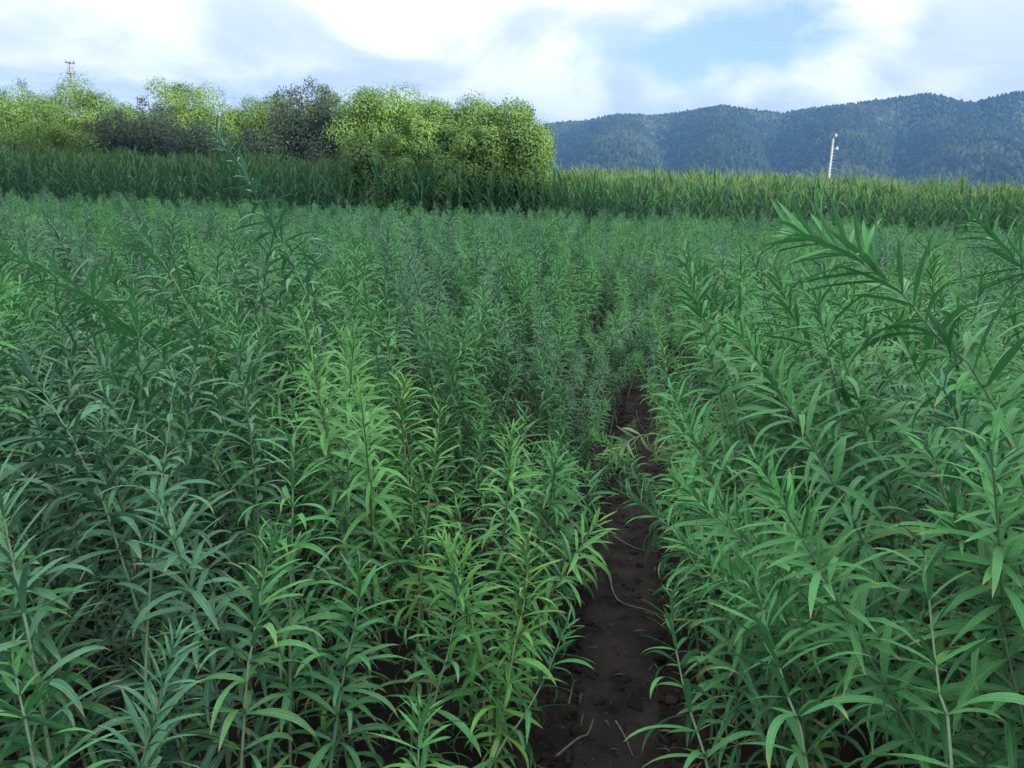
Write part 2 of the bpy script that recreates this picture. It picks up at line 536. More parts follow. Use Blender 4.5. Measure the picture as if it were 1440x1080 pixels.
# ------------------------------------------------------------------ instanced stuff
def scatter(name, protos, pts, rots, scales, kind_label, idx=None):
    """ONE stuff object: copies of a few meshes on a point mesh (geometry nodes)"""
    coll = bpy.data.collections.new(name + ' sources')
    for i, o in enumerate(protos):
        o.name = '%s source %02d' % (name, i)
        coll.objects.link(o)
    me = bpy.data.meshes.new(name)
    pts = np.asarray(pts, np.float32)
    me.vertices.add(len(pts)); me.vertices.foreach_set('co', pts.ravel())
    a = me.attributes.new('rot', 'FLOAT_VECTOR', 'POINT'); a.data.foreach_set('vector', np.asarray(rots, np.float32).ravel())
    a = me.attributes.new('size', 'FLOAT_VECTOR', 'POINT'); a.data.foreach_set('vector', np.asarray(scales, np.float32).ravel())
    if idx is None: idx = RNG.integers(0, len(protos), len(pts))
    a = me.attributes.new('pick', 'INT', 'POINT'); a.data.foreach_set('value', np.asarray(idx, np.int32))
    o = link(name, me)
    o.color = (0, 0, 0, 1)
    ng = bpy.data.node_groups.new(name, 'GeometryNodeTree')
    ng.interface.new_socket('Geometry', in_out='INPUT', socket_type='NodeSocketGeometry')
    ng.interface.new_socket('Geometry', in_out='OUTPUT', socket_type='NodeSocketGeometry')
    t = NT(ng)
    gi = t.n('NodeGroupInput'); go = t.n('NodeGroupOutput')
    ci = t.n('GeometryNodeCollectionInfo', inp={'Separate Children': True, 'Reset Children': True})
    ci.inputs['Collection'].default_value = coll
    iop = t.n('GeometryNodeInstanceOnPoints')
    iop.inputs['Pick Instance'].default_value = True
    def named(nm, ty):
        nd = t.n('GeometryNodeInputNamedAttribute', data_type=ty); nd.inputs['Name'].default_value = nm
        return next(s for s in nd.outputs if s.enabled and s.name == 'Attribute')
    e2r = t.n('FunctionNodeEulerToRotation')
    t.link(named('rot', 'FLOAT_VECTOR'), e2r.inputs[0])
    t.link(gi.outputs[0], iop.inputs['Points'])
    t.link(ci.outputs[0], iop.inputs['Instance'])
    t.link(named('pick', 'INT'), iop.inputs['Instance Index'])
    t.link(e2r.outputs[0], iop.inputs['Rotation'])
    t.link(named('size', 'FLOAT_VECTOR'), iop.inputs['Scale'])
    t.link(iop.outputs[0], go.inputs[0])
    md = o.modifiers.new('scatter', 'NODES'); md.node_group = ng
    tag(o, kind_label, kind='stuff')
    return o


def proto_object(mesh, mat):
    mesh.materials.append(mat)
    o = bpy.data.objects.new('source', mesh)
    o.color = (0, 0, 0, 1)
    return o


def ico_blob(seed, sub=2, squash=1.3, amp=0.35):
    import bmesh
    bm = bmesh.new()
    bmesh.ops.create_icosphere(bm, subdivisions=sub, radius=1.0)
    rr = random.Random(seed)
    o1, o2 = rr.random() * 50, rr.random() * 50
    for v in bm.verts:
        d = v.co.normalized()
        k = 1 + amp * 2.4 * float(fbm(np.array(d.x * 1.9 + o1 + d.z), np.array(d.y * 1.9 + o2 - d.z), seed, 3))
        v.co = Vector((d.x * k, d.y * k, d.z * k * squash + squash * 0.8))
    me = bpy.data.meshes.new('crown')
    bm.to_mesh(me); bm.free()
    return me


M_FOREST = None
m, t = new_mat('forest')
info = t.n('ShaderNodeObjectInfo')
geo = t.n('ShaderNodeNewGeometry')
wn = t.noise(geo.outputs['Position'], 0.014, 5, 0.65, 0.8)
wn2 = t.noise(geo.outputs['Position'], 0.5, 3, 0.6)
c = t.mix(info.outputs['Random'], (0.004, 0.010, 0.008), (0.015, 0.029, 0.014))
c = t.mix(t.math('MULTIPLY', t.ramp(wn, 0.48, 0.64), 0.8), c, (0.042, 0.056, 0.026))
c = t.mix(t.math('MULTIPLY', t.ramp(wn2, 0.4, 0.65), 0.4), c, (0.010, 0.018, 0.011))
p = t.n('ShaderNodeBsdfPrincipled', inp={'Base Color': c, 'Roughness': 0.9, 'Specular IOR Level': 0.1})
finish(t, p.outputs[0])
M_FOREST = m
protos = [proto_object(ico_blob(i, 2, 1.2 + 0.25 * (i % 3)), M_FOREST) for i in range(6)]
NF = 52000
fa = RNG.uniform(-0.25, 0.80, NF); fr = np.sqrt(RNG.uniform(540 ** 2, 915 ** 2, NF))
fx, fy = fr * np.sin(fa), fr * np.cos(fa)
keep = fbm(fx * 0.01, fy * 0.01, 55, 3) > -0.9
fx, fy, fr = fx[keep], fy[keep], fr[keep]
fz = hill_z(fx, fy)
sz = RNG.uniform(1.0, 2.3, len(fx)) * np.clip(1.25 - (fr - 540) / 480, .5, 1.2)
scatter('hill_forest', protos, np.stack([fx, fy, fz - 0.8], 1), np.stack([0 * fx, 0 * fx, RNG.uniform(0, 6.28, len(fx))], 1),
        np.stack([sz, sz, sz * RNG.uniform(0.8, 1.3, len(fx))], 1), 'mixed woodland covering the distant hills')
NL = 700
la = RNG.uniform(-0.2, 0.85, NL); lr = RNG.uniform(430, 520, NL)
lx, ly = lr * np.sin(la), lr * np.cos(la)
kp = (vnoise(la * 28, la * 0 + 4, 91) > 0.42) | (la > 0.57)
lx, ly = lx[kp], ly[kp]
sz = RNG.uniform(1.2, 2.6, len(lx)) * (1 + 0.8 * (np.arctan2(lx, ly) > 0.575))
scatter('valley_trees', [proto_object(ico_blob(20 + i, 2, 1.1), M_FOREST) for i in range(4)], np.stack([lx, ly, 0 * lx - 0.3], 1),
        np.stack([0 * lx, 0 * lx, RNG.uniform(0, 6.28, len(lx))], 1), np.stack([sz * 1.3, sz * 1.3, sz], 1), 'low belt of trees at the foot of the hills')

# haze: the valley air
me = bpy.data.meshes.new('haze')
hx0, hx1, hy0, hy1, hz0, hz1 = -1700, 1700, -420, 1700, -2.2, 182.0
me.from_pydata([(x, y, z) for x in (hx0, hx1) for y in (hy0, hy1) for z in (hz0, hz1)], [],
               [(0, 1, 3, 2), (4, 6, 7, 5), (0, 4, 5, 1), (2, 3, 7, 6), (0, 2, 6, 4), (1, 5, 7, 3)])
m, t = new_mat('haze')
vol = t.n('ShaderNodeVolumePrincipled', inp={'Color': (0.16, 0.38, 0.80, 1), 'Density': 0.00033, 'Anisotropy': 0.0})
t.link(vol.outputs[0], t.n('ShaderNodeOutputMaterial').inputs['Volume'])
HAZE = link('haze', me, None, m)
tag(HAZE, 'bluish evening air over the valley', kind='stuff')

# ------------------------------------------------------------------ far mast and utility pole
twr = at(98, 85, 300.0)
tw = empty('lattice_mast', (twr[0], twr[1], 0))
TH = twr[2]
hw = lambda z: 1.25 - 0.5 * z / TH
for sx, sy in ((-1, -1), (1, -1), (1, 1), (-1, 1)):
    mb = MB(); mb.tube([(sx * hw(0), sy * hw(0), 0), (sx * hw(TH), sy * hw(TH), TH)], 0.16, 5)
    mb.build('leg', M_STEEL, tw)
mb = MB()
z = 0.0
while z < TH - 3:
    z2 = min(TH, z + 3.2)
    for q in range(4):
        A = ((-1, -1), (1, -1), (1, 1), (-1, 1))
        a, b2 = A[q], A[(q + 1) % 4]
        mb.tube([(a[0] * hw(z), a[1] * hw(z), z), (b2[0] * hw(z2), b2[1] * hw(z2), z2)], 0.06, 4, False)
        mb.tube([(b2[0] * hw(z), b2[1] * hw(z), z), (a[0] * hw(z2), a[1] * hw(z2), z2)], 0.06, 4, False)
        mb.tube([(a[0] * hw(z2), a[1] * hw(z2), z2), (b2[0] * hw(z2), b2[1] * hw(z2), z2)], 0.06, 4, False)
    z = z2
br = mb.build('bracing', M_STEEL, tw)
for zz_ in (TH - 0.8, TH - 4.8):
    mb = MB(); mb.box((0, 0, zz_), (2.4, 2.4, 0.3)); pl = mb.build('platform', M_STEEL, tw, False)
    for k in range(6):
        an = k * math.pi / 3
        mb = MB(); mb.box((1.75 * math.cos(an), 1.75 * math.sin(an), zz_ + 0.35), (0.34, 0.34, 1.2), Matrix.Rotation(an, 3, 'Z'))
        mb.build('antenna', M_STEEL, pl, False)
tag(tw, 'thin lattice mast with two antenna platforms standing far behind the trees', 'mast')

pb = at(1165, 258, 76.0); pt = at(1168.6, 196, 76.0)
pole = empty('utility_pole', (pb[0], pb[1], 0))
PH = pt[2]
lean = np.array([pt[0] - pb[0], pt[1] - pb[1]]) * 0.35
pax = lambda z: np.array([lean[0] * z / PH, lean[1] * z / PH, z])
mb = MB(); mb.tube([pax(z) for z in np.linspace(0, PH, 8)], np.linspace(0.15, 0.105, 8), 14); mb.build('shaft', M_CONC, pole)
for k in range(13):
    z = 3.4 + k * (PH - 4.4) / 12
    s_ = 1 if k % 2 else -1
    mb = MB(); q = pax(z); mb.tube([q + (0.10, 0, 0), q + (0.34, -0.10 * s_, 0.02)], 0.03, 5); mb.build('step_peg', M_PEG, pole)
mb = MB(); q = pax(PH); mb.tube([q, q + (0.22, 0, 0.25)], 0.035, 5); br = mb.build('bracket', M_PEG, pole)
mb = MB(); mb.tube([q + (0.24, 0, 0.22), q + (0.24, 0, 0.34), q + (0.24, 0, 0.40), q + (0.24, 0, 0.50)], [0.08, 0.13, 0.08, 0.05], 9); mb.build('insulator', M_CERAM, br)
mb = MB(); q = pax(PH - 0.95); mb.tube([q, q + (0.48, 0, 0)], 0.035, 5); br = mb.build('bracket', M_PEG, pole)
mb = MB(); mb.tube([q + (0.50, 0, -0.08), q + (0.50, 0, 0.06), q + (0.50, 0, 0.13), q + (0.50, 0, 0.22)], [0.08, 0.13, 0.08, 0.05], 9); mb.build('insulator', M_CERAM, br)
tag(pole, 'pale concrete utility pole with insulators rising beyond the corn', 'utility pole')


# ------------------------------------------------------------------ trees
def unit(v):
    return v / (np.linalg.norm(v, axis=-1, keepdims=True) + 1e-9)


def leaf_quads(mb, P, N, A, L, Wd, col):
    """many small folded leaves at once: P centre, N normal, A axis"""
    B = np.cross(N, A)
    k = len(P)
    L = np.broadcast_to(L, (k,))[:, None]; Wd = np.broadcast_to(Wd, (k,))[:, None]
    v = np.stack([P - A * L * 0.5, P + B * Wd * 0.5 + N * Wd * .12, P + A * L * 0.5 - N * L * 0.15, P - B * Wd * 0.5 + N * Wd * .12], 1).reshape(-1, 3)
    f = np.arange(k * 4).reshape(-1, 4)
    mb.v.append(v); mb.f.append(f + mb.nv); mb.uv.append(np.tile(np.array([[.5, 0], [1, .5], [.5, 1], [0, .5]]), (k, 1)))
    c = np.ones((k, 4, 4)); c[:, :, :3] = np.asarray(col)[:, None, :]
    mb.c.append(c.reshape(-1, 4)); mb.nv += len(v)


def broad_tree(px, top_py, d, width_px, label, seed, base_frac=0.22, nclump=66, leaves=600, name='broadleaf_tree', cat='tree', group=None, yellow=0.1, mat=None):
    r = np.random.default_rng(seed)
    top = at(px, top_py, d)
    root = empty(name, (top[0], top[1], 0))
    Ht = top[2]
    Rw = width_px / FPX * d * 0.62
    cz, rz = Ht * (0.5 + base_frac / 2), Ht * (0.5 - base_frac / 2) * 1.04
    cl = []
    while len(cl) < nclump:
        q = r.normal(size=3); q /= np.linalg.norm(q)
        k = r.uniform(0.35, 0.97)
        p_ = np.array([q[0] * Rw * k, q[1] * Rw * k * 0.85, cz + q[2] * rz * k])
        p_[2] += r.uniform(-0.2, 0.12) * Ht * 0.3
        rad = r.uniform(0.24, 0.44) * (0.55 + 0.45 * Rw)
        p_[2] = min(p_[2], Ht - rad * 0.55)
        cl.append((p_, rad, r.random()))
    wood = MB()
    trunk_top = np.array([r.uniform(-.15, .15), r.uniform(-.15, .15), Ht * 0.55])
    zs = np.linspace(0, 1, 7)
    tp = np.stack([trunk_top[0] * zs ** 2, trunk_top[1] * zs ** 2, trunk_top[2] * zs], 1)
    wood.tube(tp, np.linspace(0.10, 0.05, 7), 8)
    for p_, rad, _ in cl[::2]:
        s0 = tp[int(r.integers(2, 7))]
        mid = (s0 + p_) / 2 + np.array([0, 0, 0.15])
        wood.tube([s0, mid, p_], [0.035, 0.022, 0.01], 5, False)
    wood.build('trunk', M_BARK, root)
    mb = MB()
    for p_, rad, tone in cl:
        k = leaves
        q = unit(r.normal(size=(k, 3)))
        q[:, 2] = q[:, 2] * 0.9 + 0.25
        q = unit(q)
        rr_ = rad * r.uniform(0.45, 1.0, k) ** 0.5 * (1 + 0.35 * r.normal(size=k) * 0.5)
        P = p_ + q * rr_[:, None] * np.array([1.1, 1.1, 0.95])
        N = unit(q + 0.38 * r.normal(size=(k, 3)) + np.array([0, 0, 0.35]))
        A = unit(np.cross(N, unit(r.normal(size=(k, 3)))))
        col = np.stack([np.clip(0.75 * tone + r.uniform(-.1, .3, k), 0, 1), np.full(k, yellow * (0.05 + 0.9 * tone ** 3)) * r.uniform(0.3, 1.2, k), (r.random(k) < 0.01) * 0.7], 1)
        leaf_quads(mb, P, N, A, r.uniform(0.055, 0.105, k), r.uniform(0.032, 0.055, k), col)
    mb.build('crown', mat or M_TREE, root, False)
    tag(root, label, cat, group)
    return root


def wispy_shrub(px, top_py, d, width_px, label, seed, nshoot=70, name='dark_shrub', group=None, tuft=True, leaves=330):
    r = np.random.default_rng(seed)
    top = at(px, top_py, d)
    root = empty(name, (top[0], top[1], 0))
    Ht, Rw = top[2], width_px / FPX * d * 0.5
    wood, mb = MB(), MB()
    for s_ in range(nshoot):
        an, k = r.uniform(0, 6.28), math.sqrt(r.random())
        h = Ht * (1 - 0.20 * k - r.uniform(0, 0.34) * (s_ > nshoot * 0.26))
        tip = np.array([math.cos(an) * Rw * k, math.sin(an) * Rw * k * 0.8, h])
        b0 = np.array([math.cos(an) * Rw * k * 0.45, math.sin(an) * Rw * k * 0.35, 0.0])
        zs = np.linspace(0, 1, 6)[:, None]
        pts = b0 + (tip - b0) * zs + np.array([math.cos(an), math.sin(an), 0]) * 0.22 * Rw * k * (zs * (1 - zs) * 2) + r.normal(size=(6, 3)) * 0.02
        wood.tube(pts, np.linspace(0.022, 0.004, 6), 4, False)
        n = leaves
        tt = r.uniform(0.08, 1.0, n) ** 0.8
        # the last half metre of a shoot is nearly bare but for a tuft at its end
        ti = np.clip(tt * 5, 0, 4.999); i0 = ti.astype(int); fr_ = (ti - i0)[:, None]
        P = pts[i0] * (1 - fr_) + pts[i0 + 1] * fr_
        spread = 0.36 * (1 - tt) + 0.09
        P = P + r.normal(size=(n, 3)) * spread[:, None] * np.array([1, 1, 0.6])
        thin = (tt < 0.86) | (tt > 0.955) | (r.random(n) < 0.25)
        P, k2 = P[thin], int(thin.sum())
        N = unit(r.normal(size=(k2, 3)) + np.array([0, -0.4, 0.7]))
        A = unit(np.cross(N, unit(r.normal(size=(k2, 3)))) + np.array([0, 0, 0.3]))
        N = unit(N - A * np.sum(A * N, 1)[:, None])
        col = np.stack([r.uniform(0, .5, k2), r.uniform(0, .12, k2), (r.random(k2) < 0.04) * 0.6], 1)
        leaf_quads(mb, P, N, A, r.uniform(0.07, 0.14, k2), r.uniform(0.03, 0.055, k2), col)
    wood.build('stem', M_TWIG, root)
    mb.build('foliage', M_DARKT, root, False)
    tag(root, label, 'shrub', group)
    return root


TREES_MORE = 1
GT, GS = 'leafy trees behind the corn', 'dark shrubs between the trees'
broad_tree(14, 122, 29.5, 150, 'yellow-green tree at the left end of the tree belt behind the corn', 1, group=GT, yellow=0.35)
broad_tree(92, 112, 29.0, 128, 'yellow-green tree below and in front of the lattice mast', 2, group=GT, yellow=0.4)
broad_tree(160, 138, 31.0, 110, 'pale green tree just right of the lattice mast', 3, group=GT, yellow=0.5)
broad_tree(262, 114, 30.5, 120, 'rounded bright yellow-green tree top between dark shrubs left of the tall dark one', 4, group=GT, yellow=0.45)
broad_tree(338, 131, 30.8, 110, 'low flat topped bright tree directly left of the tallest dark shrub', 5, group=GT, yellow=0.55)
broad_tree(482, 132, 28.5, 90, 'green tree directly right of the tallest dark shrub', 6, group=GT, yellow=0.25)
broad_tree(556, 127, 25.0, 150, 'big bright tree with the highest crown in the right clump of the belt', 7, group=GT, yellow=0.3, nclump=100)
broad_tree(640, 136, 24.6, 130, 'full green tree in the middle of the right clump of the belt', 8, group=GT, yellow=0.2, nclump=96)
broad_tree(716, 147, 21.4, 108, 'rightmost tree of the belt, its side falling straight down beside the hills', 9, group=GT, yellow=0.25, nclump=96, base_frac=0.05)
broad_tree(590, 160, 23.2, 120, 'lower leafy tree in front of the right clump, reaching down to the corn', 12, group=GT, yellow=0.15, nclump=90, base_frac=0.05)
broad_tree(530, 186, 20.9, 84, 'pale low bushy tree overhanging the corn below the big bright tree', 13, group=GT, yellow=0.15, nclump=30, base_frac=0.1)
broad_tree(668, 182, 21.3, 100, 'shaded leafy tree low in front of the right clump', 14, group=GT, yellow=0.1, nclump=44, base_frac=0.05)
broad_tree(70, 170, 26.5, 110, 'low pale tree in front of the trees under the lattice mast', 15, group=GT, yellow=0.3, nclump=36, base_frac=0.15)
broad_tree(205, 142, 31.5, 120, 'small green tree between the lattice mast and the rounded bright tree, half behind dark shrubs', 16, group=GT, yellow=0.4)
broad_tree(395, 136, 31.0, 110, 'green tree directly behind the tallest dark shrub', 17, group=GT, yellow=0.4)
broad_tree(438, 138, 30.0, 100, 'green tree showing between the tallest dark shrub and the right clump', 18, group=GT, yellow=0.3)
broad_tree(-45, 128, 30.0, 150, 'yellow-green tree cut by the left edge of the photo', 19, group=GT, yellow=0.35)
wispy_shrub(24, 101, 31.5, 60, 'sparse dark shrub with bare shoots above the trees at the left edge', 31, 34, group=GS)
wispy_shrub(20, 196, 26.0, 120, 'low dark shrub behind the corn at the left edge', 37, 60, group=GS)
wispy_shrub(155, 148, 27.5, 120, 'dark bluish shrub right of the tree under the lattice mast', 32, 75, group=GS)
wispy_shrub(210, 128, 28.0, 120, 'dark shrub with pale wispy shoots against the sky between two bright trees', 33, 80, group=GS)
wispy_shrub(285, 158, 26.5, 130, 'wide dark shrub in front of the rounded bright tree', 34, 85, group=GS)
wispy_shrub(360, 172, 26.5, 100, 'low dark shrub left of the tallest dark shrub', 35, 60, group=GS)
wispy_shrub(430, 92, 27.0, 112, 'tallest dark shrub of the belt, its shoots standing against the sky', 36, 110, group=GS)
wispy_shrub(470, 165, 26.0, 90, 'dark shrub filling the gap left of the right clump of trees', 38, 60, group=GS)
wispy_shrub(692, 140, 25.6, 16, 'single thin shoot rising above the right clump of trees', 39, 4, group=GS)


# ------------------------------------------------------------------ corn
def ribbon(mb, p0, az_, el0_, length, width, droop, r, seg=6, col=(0, 0, 0)):
    vs, uv = [], []
    p_ = np.array(p0, float)
    el = el0_
    hd = np.array([math.cos(az_), math.sin(az_), 0]); sd = np.array([-math.sin(az_), math.cos(az_), 0])
    tw_ = r.uniform(-0.5, 0.5)
    for i in range(seg + 1):
        t_ = i / seg
        wd = width * (0.55 + 0.9 * t_) * (1 - t_ ** 2.2) + 0.004
        d_ = hd * math.cos(el) + np.array([0, 0, 1]) * math.sin(el)
        n_ = -hd * math.sin(el) + np.array([0, 0, 1]) * math.cos(el)
        s_ = sd * math.cos(tw_ * t_ * 2) + n_ * math.sin(tw_ * t_ * 2)
        vs += [p_ + s_ * wd * 0.5 + n_ * wd * 0.15, p_, p_ - s_ * wd * 0.5 + n_ * wd * 0.15]
        uv += [(0, t_), (.5, t_), (1, t_)]
        p_ = p_ + d_ * length / seg
        el -= droop / seg * (0.4 + 1.4 * t_)
    fs = []
    for i in range(seg):
        for k in range(2):
            a = i * 3 + k
            fs.append((a, a + 1, a + 4, a + 3))
    mb.add(vs, fs, np.array(uv), col)


def corn_meshes(seed):
    r = np.random.default_rng(seed)
    Hc = r.uniform(1.86, 2.02)
    st, lf, ts = MB(), MB(), MB()
    bend = r.uniform(-0.05, 0.05, 2)
    ax = lambda z: np.array([bend[0] * (z / Hc) ** 2, bend[1] * (z / Hc) ** 2, z])
    st.tube([ax(z) for z in np.linspace(0, Hc, 7)], np.linspace(0.013, 0.006, 7), 6)
    az0_ = r.uniform(0, 6.28)
    nl = 12
    for i in range(nl):
        z = 0.22 + (Hc - 0.35) * i / (nl - 1)
        f_ = i / (nl - 1)
        ribbon(lf, ax(z), az0_ + math.pi * i + r.uniform(-.35, .35), R(r.uniform(52, 72)) + 0.15 * f_, r.uniform(.55, .8) * (1 - 0.35 * f_ ** 2), r.uniform(.042, .062),
               r.uniform(1.1, 2.3) * (1 - 0.65 * f_ ** 2), r, 6, (0.02 + 0.5 * f_ ** 2.5, 0.03 * f_, 0.3 * (i < 2) + 0.08 * (r.random() < .15)))
    for k in range(8):
        a = r.uniform(0, 6.28)
        ln = r.uniform(.16, .26) if k else 0.32
        e = R(90) if k == 0 else R(r.uniform(50, 78))
        b0 = ax(Hc - 0.02 + 0.01 * k)
        d_ = np.array([math.cos(a) * math.cos(e), math.sin(a) * math.cos(e), math.sin(e)])
        ts.tube([b0, b0 + d_ * ln * .5, b0 + d_ * ln + np.array([math.cos(a), math.sin(a), -1.2]) * 0.03 * (k > 0)], [.004, .0055, .003], 4, False, (r.random(), r.random() * .5, 0))
    return st, lf, ts


CORN_N = 7
corn_protos = []
for i in range(CORN_N):
    st, lf, ts = corn_meshes(100 + i)
    a = st.mesh('stalk'); a.materials.append(M_CORNS)
    b2 = lf.mesh('leaves'); b2.materials.append(M_CORN)
    c2 = ts.mesh('tassel'); c2.materials.append(M_TASS)
    corn_protos.append((a, b2, c2))
EDGE_Y = lambda x: 20.6 + 0.25 * math.sin(x * 0.35)
first = []
nbr = 0
CG = 'corn plants along the near edge of the corn field'
used = [None] * CORN_N
for row in range(2):
    x = -17.5
    while x < 17.5:
        x += random.uniform(0.16, 0.36)
        if random.random() < 0.05: continue
        y = EDGE_Y(x) + row * 0.55 + random.uniform(-0.08, 0.08)
        q = project((x, y, 2.2))
        if not (-40 < q[0] < 1480): continue
        k = random.randrange(CORN_N)
        if used[k] is None:
            root = empty('corn_plant', (x, y, 0))
            for nm, me_ in zip(('stalk', 'leaves', 'tassel'), corn_protos[k]):
                o = link(nm, me_, root); o.color = (0, 0, 0, 1)
                if nm == 'leaves': o['kind'] = 'stuff'
            used[k] = root
            tag(root, cat='corn plant', group=CG)
        else:
            root = copy_tree(used[k])
        root.location = (x, y, -0.02)
        s_ = random.uniform(0.9, 1.09) * (1.05 if q[0] < 760 else 1.0)
        root.scale = (s_, s_, s_)
        root.rotation_euler = (random.uniform(-.05, .05), random.uniform(-.05, .05), random.uniform(0, 6.28))
        if q[0] < 500:
            root['label'] = 'tall corn plant in the row below the dark shrubs on the left'
        elif q[0] < 768:
            root['label'] = 'tall corn plant in the row below the right clump of trees'
        else:
            root['label'] = 'tasselled corn plant in the row standing against the hills'
        nbr += 1
cp, cr, cs = [], [], []
for row in range(2, 16):
    xm = 19 + row * 0.7
    for x in np.arange(-xm, xm, 0.27):
        xx = x + random.uniform(-.08, .08)
        if row > 9 and xx < -2: continue
        cp.append((xx, EDGE_Y(xx) + row * 0.55 + random.uniform(-.1, .1), -0.02))
        cr.append((random.uniform(-.06, .06), random.uniform(-.06, .06), random.uniform(0, 6.28)))
        s_ = random.uniform(.92, 1.12) * (1.03 + 0.004 * row); cs.append((s_, s_, s_))
for q in (-1, 1):      # the ends of the two front rows outside the frame
    for row in range(2):
        for x in np.arange(14.5, 24, 0.3):
            if not (-40 < project((q * x, 20.6, 2.2))[0] < 1480):
                cp.append((q * x, EDGE_Y(q * x) + row * .55, -.02)); cr.append((0, 0, random.uniform(0, 6.28))); cs.append((1, 1, 1))
cprot = []
for i in range(CORN_N):
    st, lf, ts = corn_meshes(100 + i)
    mm = MB()
    parts_ = []
    nface = []
    for q, s0 in enumerate((st, lf, ts)):
        v0 = 0
        nface.append(sum(len(f) for f in s0.f))
        for v_, f_, u_, c_ in zip(s0.v, s0.f, s0.uv, s0.c):
            pass
        V = np.concatenate(s0.v); F = np.concatenate(s0.f)
        mm.v.append(V); mm.f.append(F + mm.nv); mm.uv.append(np.concatenate(s0.uv)); mm.c.append(np.concatenate(s0.c)); mm.nv += len(V)
    me_ = mm.mesh('corn')
    for mt_ in (M_CORNS, M_CORN, M_TASS): me_.materials.append(mt_)
    F = np.concatenate(mm.f); part_id = np.repeat([0, 1, 2], nface)
    tri = F[:, 2] == F[:, 3]
    me_.polygons.foreach_set('material_index', np.concatenate([part_id[~tri], part_id[tri]]).astype(np.int32))
    o = bpy.data.objects.new('source', me_); o.color = (0, 0, 0, 1)
    cprot.append(o)
scatter('corn_field', cprot, cp, cr, cs, 'dense corn field behind its front rows')


# ------------------------------------------------------------------ the crop
def leaf_arrays(seg, droop, wave, twist, fold, seed):
    """lanceolate leaf of unit length along +X, upper side +Z, arching down; width 0.155"""
    r = random.Random(seed)
    vs, uv = [], []
    x = z = 0.0
    ang = 0.0
    ph = r.uniform(0, 6.28)
    for i in range(seg + 1):
        t_ = i / seg
        if i:
            ang = -droop * (0.25 + 0.75 * ((i - .5) / seg)) * ((i - .5) / seg) * 1.5
            x += math.cos(ang) / seg; z += math.sin(ang) / seg
        wd = 0.138 * (max(t_, 0.0) ** 0.62) * ((1 - t_) ** 0.78) * 1.92
        wd = max(wd, 0.022 if i == 0 else 0.004)
        tw_ = twist * t_
        for u, sgn in ((0, 1), (.5, 0), (1, -1)):
            yy = sgn * wd * 0.5 * math.cos(fold)
            up = abs(sgn) * wd * 0.5 * math.sin(fold) + abs(sgn) * wave * math.sin(t_ * 9 + ph + sgn) * wd
            y2 = yy * math.cos(tw_) - up * math.sin(tw_)
            z2 = yy * math.sin(tw_) + up * math.cos(tw_)
            vs.append((x - math.sin(ang) * z2, y2 + 0.04 * math.sin(ph) * t_ * t_, z + math.cos(ang) * z2))
            uv.append((u, t_))
    fs = []
    for i in range(seg):
        for k in range(2):
            a = i * 3 + k
            fs.append((a, a + 1, a + 4, a + 3))
    return np.array(vs), np.array(fs), np.array(uv)


def flip(f):
    return f[:, ::-1]


SHAPES = [(0.35, .04, .2, .30), (0.6, .06, -.3, .28), (0.9, .05, .35, .22), (1.2, .07, -.2, .25), (1.5, .06, .5, .2), (1.85, .08, -.5, .2), (0.15, .05, .1, .4), (1.05, .10, .8, .3)]
HI = [leaf_arrays(9, *a, seed=i) for i, a in enumerate(SHAPES)]
LO = [leaf_arrays(4, *a, seed=i) for i, a in enumerate(SHAPES)]
MIDL = [leaf_arrays(6, *a, seed=i) for i, a in enumerate(SHAPES)]
leaf_meshes = []
for v, f, u in HI:
    q = MB(); q.add(v, f, u); me = q.mesh('leaf'); me.materials.append(M_LEAF); leaf_meshes.append(me)


def resample(pts, n):
    pts = np.asarray(pts, float)
    # Catmull-Rom through the points
    P = np.concatenate([[2 * pts[0] - pts[1]], pts, [2 * pts[-1] - pts[-2]]])
    out = []
    for i in range(1, len(P) - 2):
        for s_ in np.linspace(0, 1, 12, endpoint=False):
            a, b_, c_, d_ = P[i - 1], P[i], P[i + 1], P[i + 2]
            out.append(0.5 * (2 * b_ + (c_ - a) * s_ + (2 * a - 5 * b_ + 4 * c_ - d_) * s_ ** 2 + (3 * b_ - a - 3 * c_ + d_) * s_ ** 3))
    out.append(pts[-1])
    out = np.array(out)
    L = np.concatenate([[0], np.cumsum(np.linalg.norm(np.diff(out, axis=0), axis=1))])
    tt = np.linspace(0, L[-1], n)
    return np.stack([np.interp(tt, L, out[:, k]) for k in range(3)], 1), L[-1]


